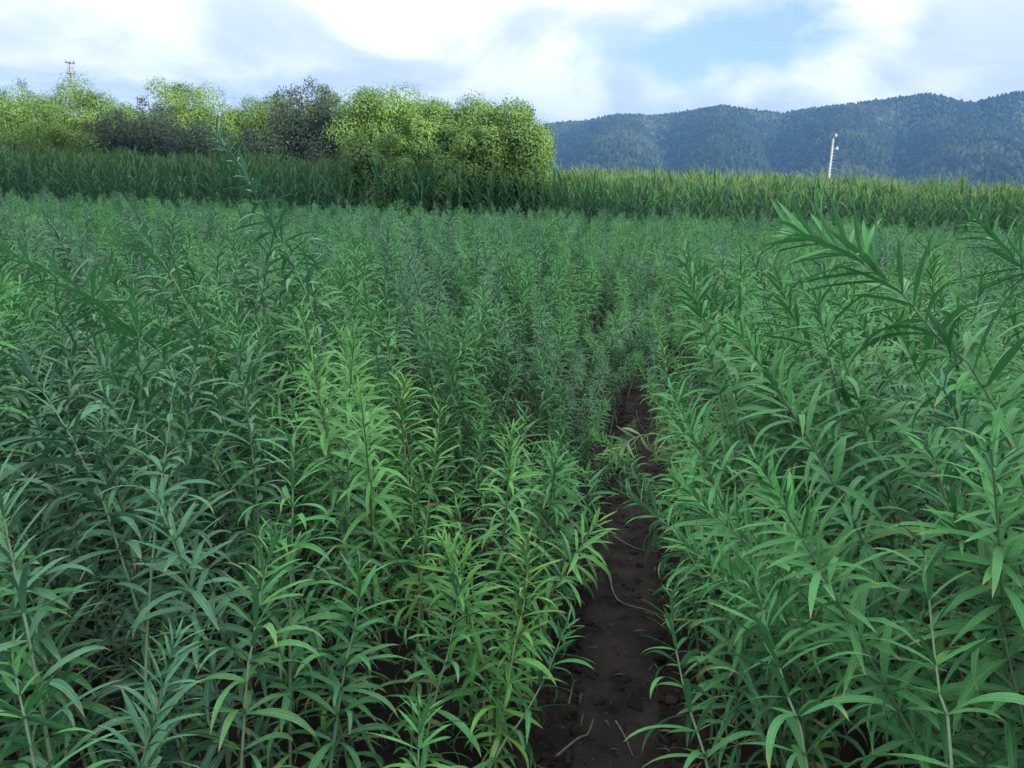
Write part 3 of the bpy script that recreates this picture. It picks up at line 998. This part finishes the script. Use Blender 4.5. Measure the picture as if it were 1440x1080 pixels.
def plant_layout(stem_pts, r, leaf_len=0.135, whorl=5, start=0.22, spacing=0.062, young=0.0, yellow=0.0, dry=0.0, droop=1.0, tip=0.70):
    """places of the leaves: list of (matrix 3x3, pos, length, shape, tone)"""
    leaf_len = leaf_len * 1.0
    pts, L = resample(stem_pts, 40)
    s_arr = np.linspace(0, L, 40)
    out = []
    s_ = L * start
    nodes = []
    while s_ < L - 0.01:
        nodes.append(s_)
        f_ = s_ / L
        s_ += spacing * (1.15 - 0.85 * max(0, (f_ - 0.55) / 0.45) ** 1.4) * r.uniform(0.85, 1.15)
    for ni, s_ in enumerate(nodes):
        f_ = s_ / L
        P = np.array([np.interp(s_, s_arr, pts[:, k]) for k in range(3)])
        P2 = np.array([np.interp(min(L, s_ + 0.03), s_arr, pts[:, k]) for k in range(3)])
        P1 = np.array([np.interp(max(0, s_ - 0.03), s_arr, pts[:, k]) for k in range(3)])
        T = (P2 - P1); T /= np.linalg.norm(T)
        a = np.cross(T, [0.3, 1, 0.1]); a /= np.linalg.norm(a); b_ = np.cross(T, a)
        n = whorl + r.choice((-1, 0, 0, 0, 1))
        if f_ > 0.93: n = max(3, n - 1)
        ph0 = ni * 1.05 + r.uniform(-.25, .25)
        for k in range(n):
            if f_ < 0.45 and r.random() < 0.12: continue
            ph = ph0 + 2 * math.pi * k / n + r.uniform(-.25, .25)
            rad = math.cos(ph) * a + math.sin(ph) * b_
            topk = max(0.0, (f_ - 0.72) / 0.28)
            el = R(20 + 34 * topk ** 1.3 + r.gauss(0, 9) - (14 if f_ < 0.5 else 0))
            D = math.cos(el) * rad + math.sin(el) * T
            D[2] += 0.10 * (1 - topk) * 0.5
            D /= np.linalg.norm(D)
            up = 0.55 * T + np.array([0, 0, 0.45])
            N = up - D * (up @ D)
            if np.linalg.norm(N) < 0.15:
                N = T - D * (T @ D)
            N /= np.linalg.norm(N)
            roll = r.gauss(0, 0.28)
            B = np.cross(N, D)
            N, B = N * math.cos(roll) + B * math.sin(roll), B * math.cos(roll) - N * math.sin(roll)
            ln = leaf_len * (1.0 - tip * topk ** 1.5) * (0.72 + 0.28 * min(1, f_ / 0.45)) * r.uniform(0.80, 1.15)
            if topk > 0.45: sh = r.choice((0, 6, 1, 6))
            elif f_ > 0.6: sh = r.choice((0, 1, 2, 2, 3, 7)) if droop <= 1 else r.choice((2, 3, 4, 7))
            else: sh = r.choice((1, 2, 3, 4, 5, 7)) if droop <= 1 else r.choice((3, 4, 5, 5))
            young_lit = min(1, young + 0.75 * max(0, (f_ - .5) / .5) ** 1.2 + r.uniform(-.05, .22))  # young tops are paler; the gradient also carries the canopy's light and shade
            ye = yellow * (0.35 + 0.65 * topk) * r.uniform(.6, 1.2) + (0.45 if r.random() < 0.005 else 0) + (0.35 if f_ < 0.4 and r.random() < .1 else 0)
            dy = dry * r.uniform(.4, 1.2) + (0.6 if (f_ < 0.38 and r.random() < 0.10) else 0)
            wid = r.uniform(0.85, 1.12)
            out.append((np.stack([D * ln, B * ln * wid, N * ln], 1), P, sh, (young_lit, ye, dy)))
    return pts, L, out


def stem_mb(pts, r0=0.0042, r1=0.0014, sides=7, tone=(0, 0, 0)):
    q = MB()
    q.tube(pts[::2], np.linspace(r0, r1, len(pts[::2])), sides, True, tone)
    return q


def leaf_plant(root, stem_pts, r, blue=False, **kw):
    """a plant whose every leaf is an object; stem_pts relative to the root"""
    pts, L, lay = plant_layout(stem_pts, r, **kw)
    stem_mb(pts, 0.0046 + 0.0006 * L, 0.0015).build('stem', M_STEM, root).color = (0.2, kw.get('yellow', 0) * .5, kw.get('dry', 0), 1)
    for M3, P, sh, tone in lay:
        o = bpy.data.objects.new('leaf', leaf_meshes[sh])
        COL.objects.link(o)
        o.parent = root
        o.matrix_basis = Matrix(((M3[0, 0], M3[0, 1], M3[0, 2], P[0]), (M3[1, 0], M3[1, 1], M3[1, 2], P[1]), (M3[2, 0], M3[2, 1], M3[2, 2], P[2]), (0, 0, 0, 1)))
        o.color = (*tone, 1)
        if blue:
            o.material_slots[0].link = 'OBJECT'
            o.material_slots[0].material = M_LEAFB
    return len(lay)


def merged_foliage(lay, lib):
    q = MB()
    for M3, P, sh, tone in lay:
        v, f, u = lib[sh]
        q.add(v @ M3.T + P, f, u, tone)
    return q


def gen_stem(h, lean_x, lean_y, r, sweep=0.5):
    """upright at the foot, leaning more towards the tip"""
    pts = []
    k1, k2 = r.gauss(0, 0.025), r.gauss(0, 0.025)
    for i in range(6):
        t_ = i / 5
        b_ = (1 - sweep) * t_ + sweep * t_ * t_
        pts.append((lean_x * b_ + k1 * math.sin(t_ * 3.1), lean_y * b_ + k2 * math.sin(t_ * 3.1), h * (t_ - 0.10 * t_ * t_ * min(1.5, math.hypot(lean_x, lean_y)))))
    return np.array(pts)


GL, GR = 'crop plants on the left of the path', 'crop plants on the right of the path'
# plants that the photograph picks out: stem pixels from the tip down (px, py, metres), then the foot
HEROES = [
    ([(303, 186, 3.0), (345, 250, 3.0), (385, 320, 2.95), (425, 400, 2.9), (450, 480, 2.85)], dict(blue=True, leaf_len=.14, spacing=.07, whorl=5, young=.75, tip=.5),  # raised pale leaf colour stands for light caught by the tip
     'tallest slender crop plant on the left, its arching tip against the dark shrubs', GL),
    ([(1108, 326, 1.50), (1172, 345, 1.46), (1235, 385, 1.42), (1290, 435, 1.38), (1350, 520, 1.34), (1415, 610, 1.32)], dict(leaf_len=.15, spacing=.056, whorl=5, droop=.5, tip=.42, young=.3),  # lighter leaf colour stands in for its lit leaf edges
     'largest feathery crop plant on the right, its top bent left just below the corn', GR),
    ([(1366, 302, 1.75), (1405, 345, 1.7), (1445, 385, 1.65), (1500, 470, 1.6)], dict(leaf_len=.15, spacing=.065, young=0),
     'dark tall crop plant cut by the right edge of the photo just below the corn', GR),
    ([(1083, 368, 2.1), (1105, 420, 2.05), (1130, 480, 2.0), (1180, 570, 1.95), (1230, 640, 1.9)], dict(leaf_len=.15, spacing=.06, yellow=.12),
     'arching crop plant with a reddish yellowed tip left of the largest feathery one', GR),
    ([(962, 352, 2.7), (985, 390, 2.65), (1010, 440, 2.6), (1050, 500, 2.55), (1100, 570, 2.5)], dict(leaf_len=.14, spacing=.06),
     'crop plant with pale upright tip leaves leaning over the far path from the right', GR),
    ([(1305, 622, 1.25), (1318, 660, 1.25), (1336, 715, 1.24), (1362, 775, 1.23), (1400, 850, 1.22)], dict(leaf_len=.145, spacing=.055, young=.2),
     'crop plant with a pale silvery top tuft in the middle of the right stand', GR),
    ([(1062, 792, 1.30), (1066, 840, 1.27), (1085, 900, 1.24), (1108, 980, 1.2), (1135, 1080, 1.15)], dict(leaf_len=.14, spacing=.058),
     'crop plant with broad dark leaves and pale stem at the bottom, right of the path', GR),
    ([(1296, 742, 1.20), (1303, 800, 1.18), (1310, 880, 1.15), (1322, 980, 1.1), (1338, 1075, 1.05)], dict(leaf_len=.14, spacing=.075, whorl=4, droop=2),
     'straight crop plant with sparse long drooping leaves near the bottom right corner', GR),
    ([(868, 688, 2.15), (905, 712, 2.1), (948, 748, 2.05), (990, 815, 2.0), (1030, 880, 1.95)], dict(leaf_len=.125, spacing=.052, young=.15),
     'low crop plant leaning left across the middle of the path with a pale tip', GR),
    ([(946, 822, 1.68), (946, 880, 1.63), (958, 950, 1.57), (975, 1020, 1.5), (995, 1080, 1.45)], dict(leaf_len=.125, spacing=.06, yellow=.1, young=.2),
     'crop plant with bright upright top leaves at the right path edge near the bottom', GR),
    ([(955, 575, 2.9), (985, 615, 2.85), (1015, 660, 2.8), (1050, 720, 2.75)], dict(leaf_len=.12, spacing=.05, young=.1),
     'spiky light crop plant beside the path just beyond the one leaning across it', GR),
    ([(842, 650, 2.75), (870, 632, 2.75), (905, 612, 2.8), (955, 640, 2.85)], dict(leaf_len=.11, spacing=.05, dry=.42, whorl=4),
     'withered crop plant bent down across the path with pale dry tip leaves', GR),
    ([(932, 488, 4.3), (938, 530, 4.3), (945, 575, 4.3)], dict(leaf_len=.14, spacing=.05, dry=.15, yellow=.35),
     'golden yellowing crop plant at the right side of the path where it disappears', GR),
    ([(568, 528, 2.35), (566, 590, 2.35), (572, 660, 2.33), (585, 760, 2.3)], dict(leaf_len=.125, spacing=.05, young=.9, yellow=.75),
     'bushy yellow-green crop plant rising brightest in the middle of the left stand', GL),
    ([(620, 572, 2.25), (612, 640, 2.2), (600, 730, 2.15), (592, 820, 2.1)], dict(leaf_len=.12, spacing=.05, young=.7, yellow=.4),
     'fresh green crop plant close on the right of the bushy yellow-green one', GL),
    ([(418, 588, 1.70), (412, 640, 1.68), (412, 710, 1.66), (410, 790, 1.64), (408, 880, 1.62)], dict(leaf_len=.135, spacing=.062, young=.25, droop=2, yellow=.08),
     'upright crop plant with pale drooping leaves left of the bushy yellow-green one', GL),
    ([(385, 760, 1.46), (372, 810, 1.43), (362, 860, 1.40), (352, 930, 1.37), (345, 990, 1.34)], dict(leaf_len=.14, spacing=.055, yellow=.06, dry=.08, droop=2),
     'crop plant of stacked star rings with yellow edged leaves at the lower left', GL),
    ([(246, 520, 1.55), (238, 600, 1.52), (225, 690, 1.49), (215, 780, 1.46), (208, 880, 1.42), (205, 980, 1.38)], dict(blue=True, leaf_len=.125, spacing=.075, whorl=4),
     'dark blue-green crop plant with a straight bare looking stem at the lower left', GL),
    ([(28, 498, 1.75), (66, 560, 1.7), (92, 600, 1.68), (120, 655, 1.66), (160, 750, 1.63)], dict(blue=True, leaf_len=.14, spacing=.062, young=.1),
     'crop plant leaning left with broad upright leaves close to the left edge', GL),
    ([(-8, 655, 1.22), (4, 720, 1.2), (18, 790, 1.18), (34, 870, 1.16), (50, 950, 1.14)], dict(blue=True, leaf_len=.12, spacing=.07, whorl=4),
     'bluish silvery crop plant with upright leaves cut by the left edge of the photo', GL),
    ([(284, 452, 1.95), (272, 520, 1.92), (262, 600, 1.9), (250, 690, 1.88)], dict(blue=True, leaf_len=.13, spacing=.058),
     'grey-green crop plant with an erect pointed tip left of centre', GL),
    ([(738, 752, 2.05), (742, 800, 2.0), (735, 860, 1.95), (720, 930, 1.9)], dict(leaf_len=.125, spacing=.05, young=.8, yellow=.9),
     'bright yellow-green crop plant at the left edge of the path', GL),
    ([(790, 606, 2.55), (782, 660, 2.52), (770, 730, 2.5), (760, 790, 2.48)], dict(leaf_len=.12, spacing=.055, young=.2),
     'small crop plant leaning over the path beyond the bright yellow-green one', GL),
    ([(185, 318, 2.6), (215, 350, 2.56), (245, 395, 2.52), (272, 450, 2.48), (300, 530, 2.45)], dict(leaf_len=.12, spacing=.065, whorl=4, young=.2),
     'tall crop plant leaning left, left of the tallest slender one', GL),
    ([(-12, 340, 2.3), (55, 380, 2.25), (140, 425, 2.2), (195, 475, 2.15), (245, 535, 2.1)], dict(leaf_len=.14, spacing=.07, whorl=5, young=.15),
     'long low leaning crop plant pointing out past the left edge of the photo', GL),
    ([(505, 790, 1.72), (505, 840, 1.7), (495, 900, 1.66), (480, 970, 1.62)], dict(leaf_len=.14, spacing=.055, young=.05),
     'crop plant with broad star shaped leaf rings in the lower middle of the photo', GL),
    ([(800, 872, 1.92), (786, 905, 1.9), (768, 950, 1.87), (735, 1010, 1.83), (700, 1060, 1.8)], dict(leaf_len=.125, spacing=.06, whorl=5),
     'dark low crop plant leaning out over the path near the bottom', GL),
    ([(12, 905, 1.12), (24, 960, 1.1), (36, 1020, 1.08), (48, 1075, 1.06)], dict(leaf_len=.12, spacing=.055, young=.35),
     'light green crop plant in the bottom left corner', GL),
    ([(592, 985, 1.45), (590, 1030, 1.42), (588, 1080, 1.4)], dict(leaf_len=.12, spacing=.05, young=.35, yellow=.08),
     'fresh green crop plant with upright leaves at the bottom middle', GL),
    ([(645, 800, 1.95), (642, 850, 1.92), (630, 920, 1.88), (610, 990, 1.84)], dict(leaf_len=.14, spacing=.055, young=.25),
     'crop plant with long curving yellow edged leaves left of the bright yellow-green one', GL),
]
SHORT = ['tallest slender plant', 'largest feathery plant', 'dark plant at the right edge', 'plant with the reddish tip', 'plant leaning over the far path', 'silvery tufted plant', 'broad leaved plant right of the path', 'straight sparse plant at the lower right', 'low plant leaning across the path', 'bright tipped plant at the path edge', 'spiky light plant beside the path', 'withered bent plant', 'golden plant by the path', 'bushy yellow-green plant', 'fresh green plant beside the bushy one', 'upright plant with drooping leaves', 'plant of stacked star rings', 'straight blue-green plant at the lower left', 'broad leaved plant near the left edge', 'silvery plant at the left edge', 'erect grey-green plant', 'bright yellow-green plant by the path', 'small plant leaning over the path', 'tall plant leaning left', 'long low leaning plant', 'star ringed plant in the lower middle', 'dark low plant over the path', 'light green plant in the corner', 'fresh green plant at the bottom', 'long leaved plant near the path']
feet = []
taken = []
n_leaf = 0
for i, (pix, kw, label, grp) in enumerate(HEROES):
    rr_ = random.Random(500 + i)
    P = [at(*q) for q in pix]
    v_ = P[-1] - P[-2]
    k = P[-1][2] / max(0.35, -v_[2] / np.linalg.norm(v_)) * 0.55
    hor = np.array([v_[0], v_[1], 0]) / np.linalg.norm(v_)
    foot = np.array([P[-1][0], P[-1][1], 0]) + hor * k
    if 'withered' in label: foot = np.array([P[-1][0] + 0.12, P[-1][1] + .1, 0])
    foot[2] = float(ground_z(foot[0], foot[1])) - 0.02
    root = empty('crop_plant', foot)
    stem = np.array([foot] + P[::-1]) - foot
    kw['leaf_len'] *= 1.16; kw['spacing'] *= .92
    n_leaf += leaf_plant(root, stem, rr_, start=0.14, **kw)
    tag(root, label, 'crop plant', grp)
    taken.append(foot[:2])
    feet.append(foot[:2])
    taken.append(P[-1][:2])
taken = np.array(taken)

# the stand: jittered rows parallel to the path
cand = []
row_sp, in_sp = 0.180, 0.168
dirp = unit(np.array([0.18, 1.0])); nrm = np.array([dirp[1], -dirp[0]])
for j in range(-200, 175):
    off0 = j * row_sp; gap_ = 0.25
    for k in range(-2, 132):
        s_ = 0.2 + k * in_sp
        gap_ = 0.265 if s_ < 4.0 else max(0.07, 0.265 - 0.05 * (s_ - 4.0))
        off = off0 + (gap_ if j >= 0 else -gap_ + row_sp)
        q = dirp * (s_ + random.uniform(-.10, .10)) + nrm * (off + random.uniform(-.085, .085))
        if q[1] > 20.05 or q[1] < 0.3: continue
        if abs(q[0]) > 3.0 + q[1] * 0.86: continue
        cand.append((q[0], q[1], off))
cand = np.array(cand)
cx_, cy_ = cand[:, 0], cand[:, 1]
depth = cy_ * math.cos(PITCH) + 0.3
near_d = np.hypot(cx_, cy_)
px_ = np.array([project((a, b_, 1.0))[0] for a, b_ in zip(cx_, cy_)])
inview = (px_ > -130) & (px_ < 1570)
ok = (near_d > 1.0) & ~((near_d < 1.5) & (cand[:, 2] > 0))
ok &= ~((near_d < 1.6) & (np.abs(cx_) < 0.5))
dist_h = np.min(np.hypot(cx_[:, None] - taken[None, :, 0], cy_[:, None] - taken[None, :, 1]), axis=1)
ok &= dist_h > 0.10
hol = fbm(cx_ * 0.85 + 3, cy_ * 0.85, 33, 2)
ok &= ~((hol < -0.12) & (RNG.random(len(cx_)) < 0.55) & (near_d > 2.7) & (near_d < 9))
# no stems that would stand between the viewer and the plants that stand out
ok &= ~((near_d < 1.45) & (np.abs(px_ - 720) < 900) & (RNG.random(len(cx_)) < 0.15))
order = np.argsort(near_d + np.where(inview, 0, 100))
order = order[ok[order]]
N_LEAFY, N_ONE = 130, 300 - len(HEROES)


def crop_height(x, y, off, r):
    d = math.hypot(x, y)
    h = 1.06 + 0.46 * float(fbm(np.array(x * 0.6), np.array(y * 0.6), 61, 3)) + r.gauss(0, 0.10)
    h += (0.62 * max(0, 1 - d / 4.4) if off > 0.55 else 0.20 * max(0, 1 - d / 4.0))
    if abs(off) < 0.54 and d < 7: h *= 0.66 if off < 0 else 0.70
    elif off < 0 and off > -0.8 and d < 4: h *= 0.90
    if r.random() < 0.07: h *= 1.2
    if r.random() < 0.10: h *= 0.75
    if d < 1.7: h = min(h, 1.34 if off > 0.5 else 1.06)
    return min(h, 1.42 if off < 0 else 1.52)


def crop_lean(off, r, d):
    if 0 < off < 0.55: return max(r.gauss(-0.12, 0.10), -off + .14), r.gauss(-0.05, 0.12)
    if off > 0: return max(r.gauss(-0.52 if d < 4.5 else -0.24, 0.19), -off + .12), r.gauss(-0.05, 0.17)
    if off > -0.5: return r.gauss(-0.02, 0.11), r.gauss(-0.06, 0.1)
    return r.gauss(-0.18, 0.18), r.gauss(-0.04, 0.17)


def tone_for(x, y, r):
    k = float(fbm(np.array(x * 0.9 + 9), np.array(y * 0.9), 71, 2))
    return dict(young=max(0, (0.10 if x > 0.2 * y else 0.05 if x > -.6 else -.02) + 0.5 * k + r.gauss(0, .08)), yellow=max(0, r.gauss(-.05, .08) + max(0, k - .12)))


YEL = [at(568, 600, 2.35)[:2], at(620, 640, 2.2)[:2], at(738, 800, 2.0)[:2], at(800, 470, 5.0)[:2], at(590, 420, 7.0)[:2], at(1075, 400, 3.2)[:2]]


def warm(kw, x, y):
    d_ = min(math.hypot(x - q[0], y - q[1]) / (0.30 + 0.03 * y) for q in YEL)
    if d_ < 1:
        kw['young'] = max(kw['young'], 0.75 * (1 - 0.5 * d_)); kw['yellow'] = max(kw['yellow'], 0.5 * (1 - 0.6 * d_))
    return kw


LBL_NL = 'blue-green crop plant with rings of narrow leaves in the close left stand'
LBL_NR = 'deep green crop plant with rings of narrow leaves in the close right stand'
LBL_PL = 'short crop plant in the row edging the path on its left'
LBL_PR = 'short crop plant in the row edging the path on its right'
LBL_ML = 'crop plant in the middle distance of the stand left of the path'
LBL_MR = 'crop plant in the middle distance of the stand right of the path'
ORD = ['nearest', 'second', 'third', 'fourth', 'fifth', 'sixth', 'seventh', 'eighth', 'ninth', 'tenth', 'eleventh', 'twelfth', 'thirteenth', 'fourteenth', 'fifteenth', 'sixteenth'] + ['%dth' % k for k in range(17, 60)]
near_labels, bins = {}, {}
for i in order[:N_LEAFY]:
    p_ = cand[i][:2]
    dd = [math.hypot(*(p_ - q)) for q in feet]
    k = int(np.argmin(dd))
    v_ = p_ - feet[k]
    where = ('behind' if v_[1] > 0 else 'in front of') if abs(v_[1]) > abs(v_[0]) else ('right of' if v_[0] > 0 else 'left of')
    bins.setdefault((k, where), []).append((dd[k], i))
for (k, where), lst in bins.items():
    for n_, (_, i) in enumerate(sorted(lst)):
        near_labels[i] = 'leafy crop plant %s the %s%s' % (where, SHORT[k], '' if len(lst) == 1 else ', %s to it' % ORD[n_] if n_ == 0 else ', %s from it' % ORD[n_])
for i in order[:N_LEAFY]:
    x, y, off = cand[i]
    r = random.Random(int(i) * 7 + 3)
    h = crop_height(x, y, off, r)
    lx_, ly_ = crop_lean(off, r, math.hypot(x, y))
    root = empty('crop_plant', (x, y, float(ground_z(x, y)) - 0.02))
    n_leaf += leaf_plant(root, gen_stem(h, lx_, ly_, r), r, leaf_len=r.uniform(.128, .155) * (1.1 if off > .5 else 1), spacing=r.uniform(.048, .060), whorl=r.choice((4, 5, 5)), start=.12, blue=(project((x, y, 1.0))[0] + r.gauss(0, 130) < 330), **warm(tone_for(x, y, r), x, y))
    lab = near_labels[i]
    tag(root, lab, 'crop plant', GR if off > 0 else GL)

# prototypes for the middle distance: a stem and one joined foliage each
MP = []
for i in range(14):
    r = random.Random(900 + i)
    side = i % 2
    st_ = gen_stem(1.08, -0.30 if side else -0.14, r.gauss(-.04, .08), r)
    pts, L, lay = plant_layout(st_, r, leaf_len=.118, spacing=.040, whorl=6, start=.25, young=(.02, .1, .3)[i % 3], yellow=(0, 0, .05, .22)[i % 4])
    a = stem_mb(pts, .005, .0015, 5).mesh('stem'); a.materials.append(M_STEM)
    b_ = merged_foliage(lay, MIDL).mesh('foliage'); b_.materials.append(M_LEAF)
    MP.append((a, b_))
srcs = {}
for i in order[N_LEAFY:N_ONE]:
    x, y, off = cand[i]
    r = random.Random(int(i) * 7 + 3)
    h = crop_height(x, y, off, r)
    k = r.randrange(7) * 2 + (1 if off > 0 else 0)
    if k not in srcs:
        root = empty('crop_plant', (0, 0, 0))
        for nm, me_ in zip(('stem', 'foliage'), MP[k]):
            o = link(nm, me_, root); o.color = (0, 0, 0, 1)
            if nm == 'foliage': o['kind'] = 'stuff'
        srcs[k] = root
        tag(root, cat='crop plant')
    else:
        root = copy_tree(srcs[k])
    root.location = (x, y, float(ground_z(x, y)) - 0.02)
    s_ = h / 1.02
    root.scale = (s_ * .95 + .05, s_ * .95 + .05, s_)
    root.rotation_euler = (r.gauss(0, .17), r.gauss(0, .17), r.gauss(0, .8))
    lab = (LBL_PR if off > 0 else LBL_PL) if abs(off) < .5 else (LBL_MR if off > 0 else LBL_ML)
    tag(root, lab, group=GR if off > 0 else GL)

# the rest of the field
FP = []
for i in range(12):
    r = random.Random(1300 + i)
    st_ = gen_stem(1.08, -0.22, r.gauss(-.03, .08), r)
    pts, L, lay = plant_layout(st_, r, leaf_len=.106, spacing=.036, whorl=6, start=.42, young=(.0, .18, .45)[i % 3], yellow=(0, .03, .16)[i % 3])
    q = merged_foliage(lay, LO)
    nl = sum(len(f) for f in q.f)
    q.tube(pts[::6], np.linspace(.005, .0015, len(pts[::6])), 4, False)
    me_ = q.mesh('crop'); me_.materials.append(M_LEAFB if i in (0, 3, 6, 9, 4) else M_LEAF); me_.materials.append(M_STEM)  # pale bluish leaf colour imitates the silvery sky sheen on distant tips
    ids = np.zeros(len(me_.polygons), np.int32); ids[nl:] = 1
    me_.polygons.foreach_set('material_index', ids)
    o = bpy.data.objects.new('source', me_); o.color = (0, 0, 0, 1)
    FP.append(o)
rest = order[N_ONE:]
fp, fr_, fs, fi = [], [], [], []
for i in rest:
    x, y, off = cand[i]
    r = random.Random(int(i) * 7 + 3)
    h = crop_height(x, y, off, r)
    fp.append((x, y, float(ground_z(x, y)) - .02))
    fr_.append((r.gauss(0, .27), r.gauss(0, .27), r.gauss(0, 1.0)))
    s_ = h / 1.02
    fs.append((s_, s_, s_))
    k = float(fbm(np.array(x * 0.8 + 9), np.array(y * 0.8), 71, 2)) + r.gauss(0, .07)
    fi.append(r.randrange(4) * 3 + (2 if k > .10 else 1 if k > -.06 else 0))
scatter('crop_field', FP, fp, fr_, fs, 'rest of the whorled-leaf crop filling the field up to the corn', fi)

# ------------------------------------------------------------------ litter on the path
def litter(pts, rad, label, name='fallen_twig', cat='twig', mat=None):
    P = [np.array((x, y, float(ground_z(x, y)) * 0.9 + z)) for x, y, z in pts]
    q = MB(); q.tube(resample(P, 14)[0], np.linspace(rad, rad * .4, 14), 6)
    o = q.build(name, mat or M_STRAW)
    tag(o, label, cat, 'dry bits lying on the path')
    return o


def gnd(px, py, z=0.03):
    D = FWD + RT * (px - W0 / 2) / FPX - UPV * (py - H0 / 2) / FPX
    t_ = (z - CAM[2]) / D[2]
    q = CAM + D * t_
    return q[0], q[1]


def twig(pix, rad, label, lift=0.025, **kw):
    litter([(*gnd(*p_), lift + 0.012 * (i % 2)) for i, p_ in enumerate(pix)], rad, label, **kw)


twig([(782, 1075), (812, 1052), (826, 1040), (834, 1022)], .004, 'pale bent dry twig lying on the path nearest the bottom', lift=.05)
twig([(848, 790), (856, 812), (870, 842), (915, 862), (940, 880)], .004, 'long dry stalk lying along the middle of the path')
twig([(862, 752), (895, 772), (925, 775)], .003, 'thin dry stalk on the path under the low leaning plant')
twig([(866, 1010), (880, 1040), (890, 1060)], .003, 'short dark dry twig at the right edge of the path near the bottom')
twig([(800, 990), (806, 965), (812, 955)], .003, 'short pale twig stub at the left edge of the path')
# withered leaves on the soil
lv = MB()
rl = random.Random(77)
M_LITTER = leaf_material('withered_leaf', (0.05, 0.04, 0.03), (0.10, 0.08, 0.05), (0.12, 0.09, 0.05), (0.12, 0.095, 0.06), (0.09, 0.075, 0.05), detail=False, trans=0.1)
for i in range(260):
    y = 0.9 + 8 * rl.random() ** 1.4
    x = float(path_x(y)) + rl.choice((-1, 1)) * abs(rl.gauss(0.17, 0.09))
    v, f, u = MIDL[rl.choice((0, 1, 2, 7))]
    ln = rl.uniform(.03, .075)
    M3 = np.array(Euler((rl.gauss(0, .5), rl.gauss(0, .25), rl.uniform(0, 6.28))).to_matrix()) * ln
    lv.add(v @ M3.T + np.array((x, y, float(ground_z(x, y)) + .03)), f, u, (0, .1, rl.uniform(.55, 1)))
lo_ = lv.build('leaf_litter', M_LITTER); lo_.color = (0, 0, 0, 1)
tag(lo_, 'withered leaves scattered on the soil of the path', kind='stuff')
cl = MB()
import bmesh
for i in range(4200):
    y = 0.9 + 6.5 * rl.random() ** 1.3
    x = float(path_x(y)) + rl.choice((-1, 1)) * abs(rl.gauss(0.07, 0.13))
    rad = .004 + .022 * rl.random() ** 3
    bm = bmesh.new(); bmesh.ops.create_icosphere(bm, subdivisions=1, radius=rad)
    V = np.array([v.co[:] for v in bm.verts]) * np.array([rl.uniform(.7, 1.3), rl.uniform(.7, 1.3), rl.uniform(.5, .9)])
    V *= (1 + 0.25 * np.random.default_rng(i).normal(size=(len(V), 1)))
    F = [[v.index for v in f.verts] for f in bm.faces]; bm.free()
    cl.add(V + np.array((x, y, float(ground_z(x, y)) + rad * .2)), [(a, b_, c_, c_) for a, b_, c_ in F])
tag(cl.build('soil_clods', M_PATH, None, True), 'small clods of dark soil along the path', kind='stuff')
for o in bpy.data.objects:
    if o.type == 'MESH' and o.name.split('.')[0] in ('stem', 'trunk', 'crown', 'foliage', 'stalk', 'leaves', 'tassel') and tuple(o.color) == (1, 1, 1, 1):
        o.color = (0, 0, 0, 1)
print('leaf objects', n_leaf, 'corn', nbr, 'field', len(rest), 'cand', len(cand))
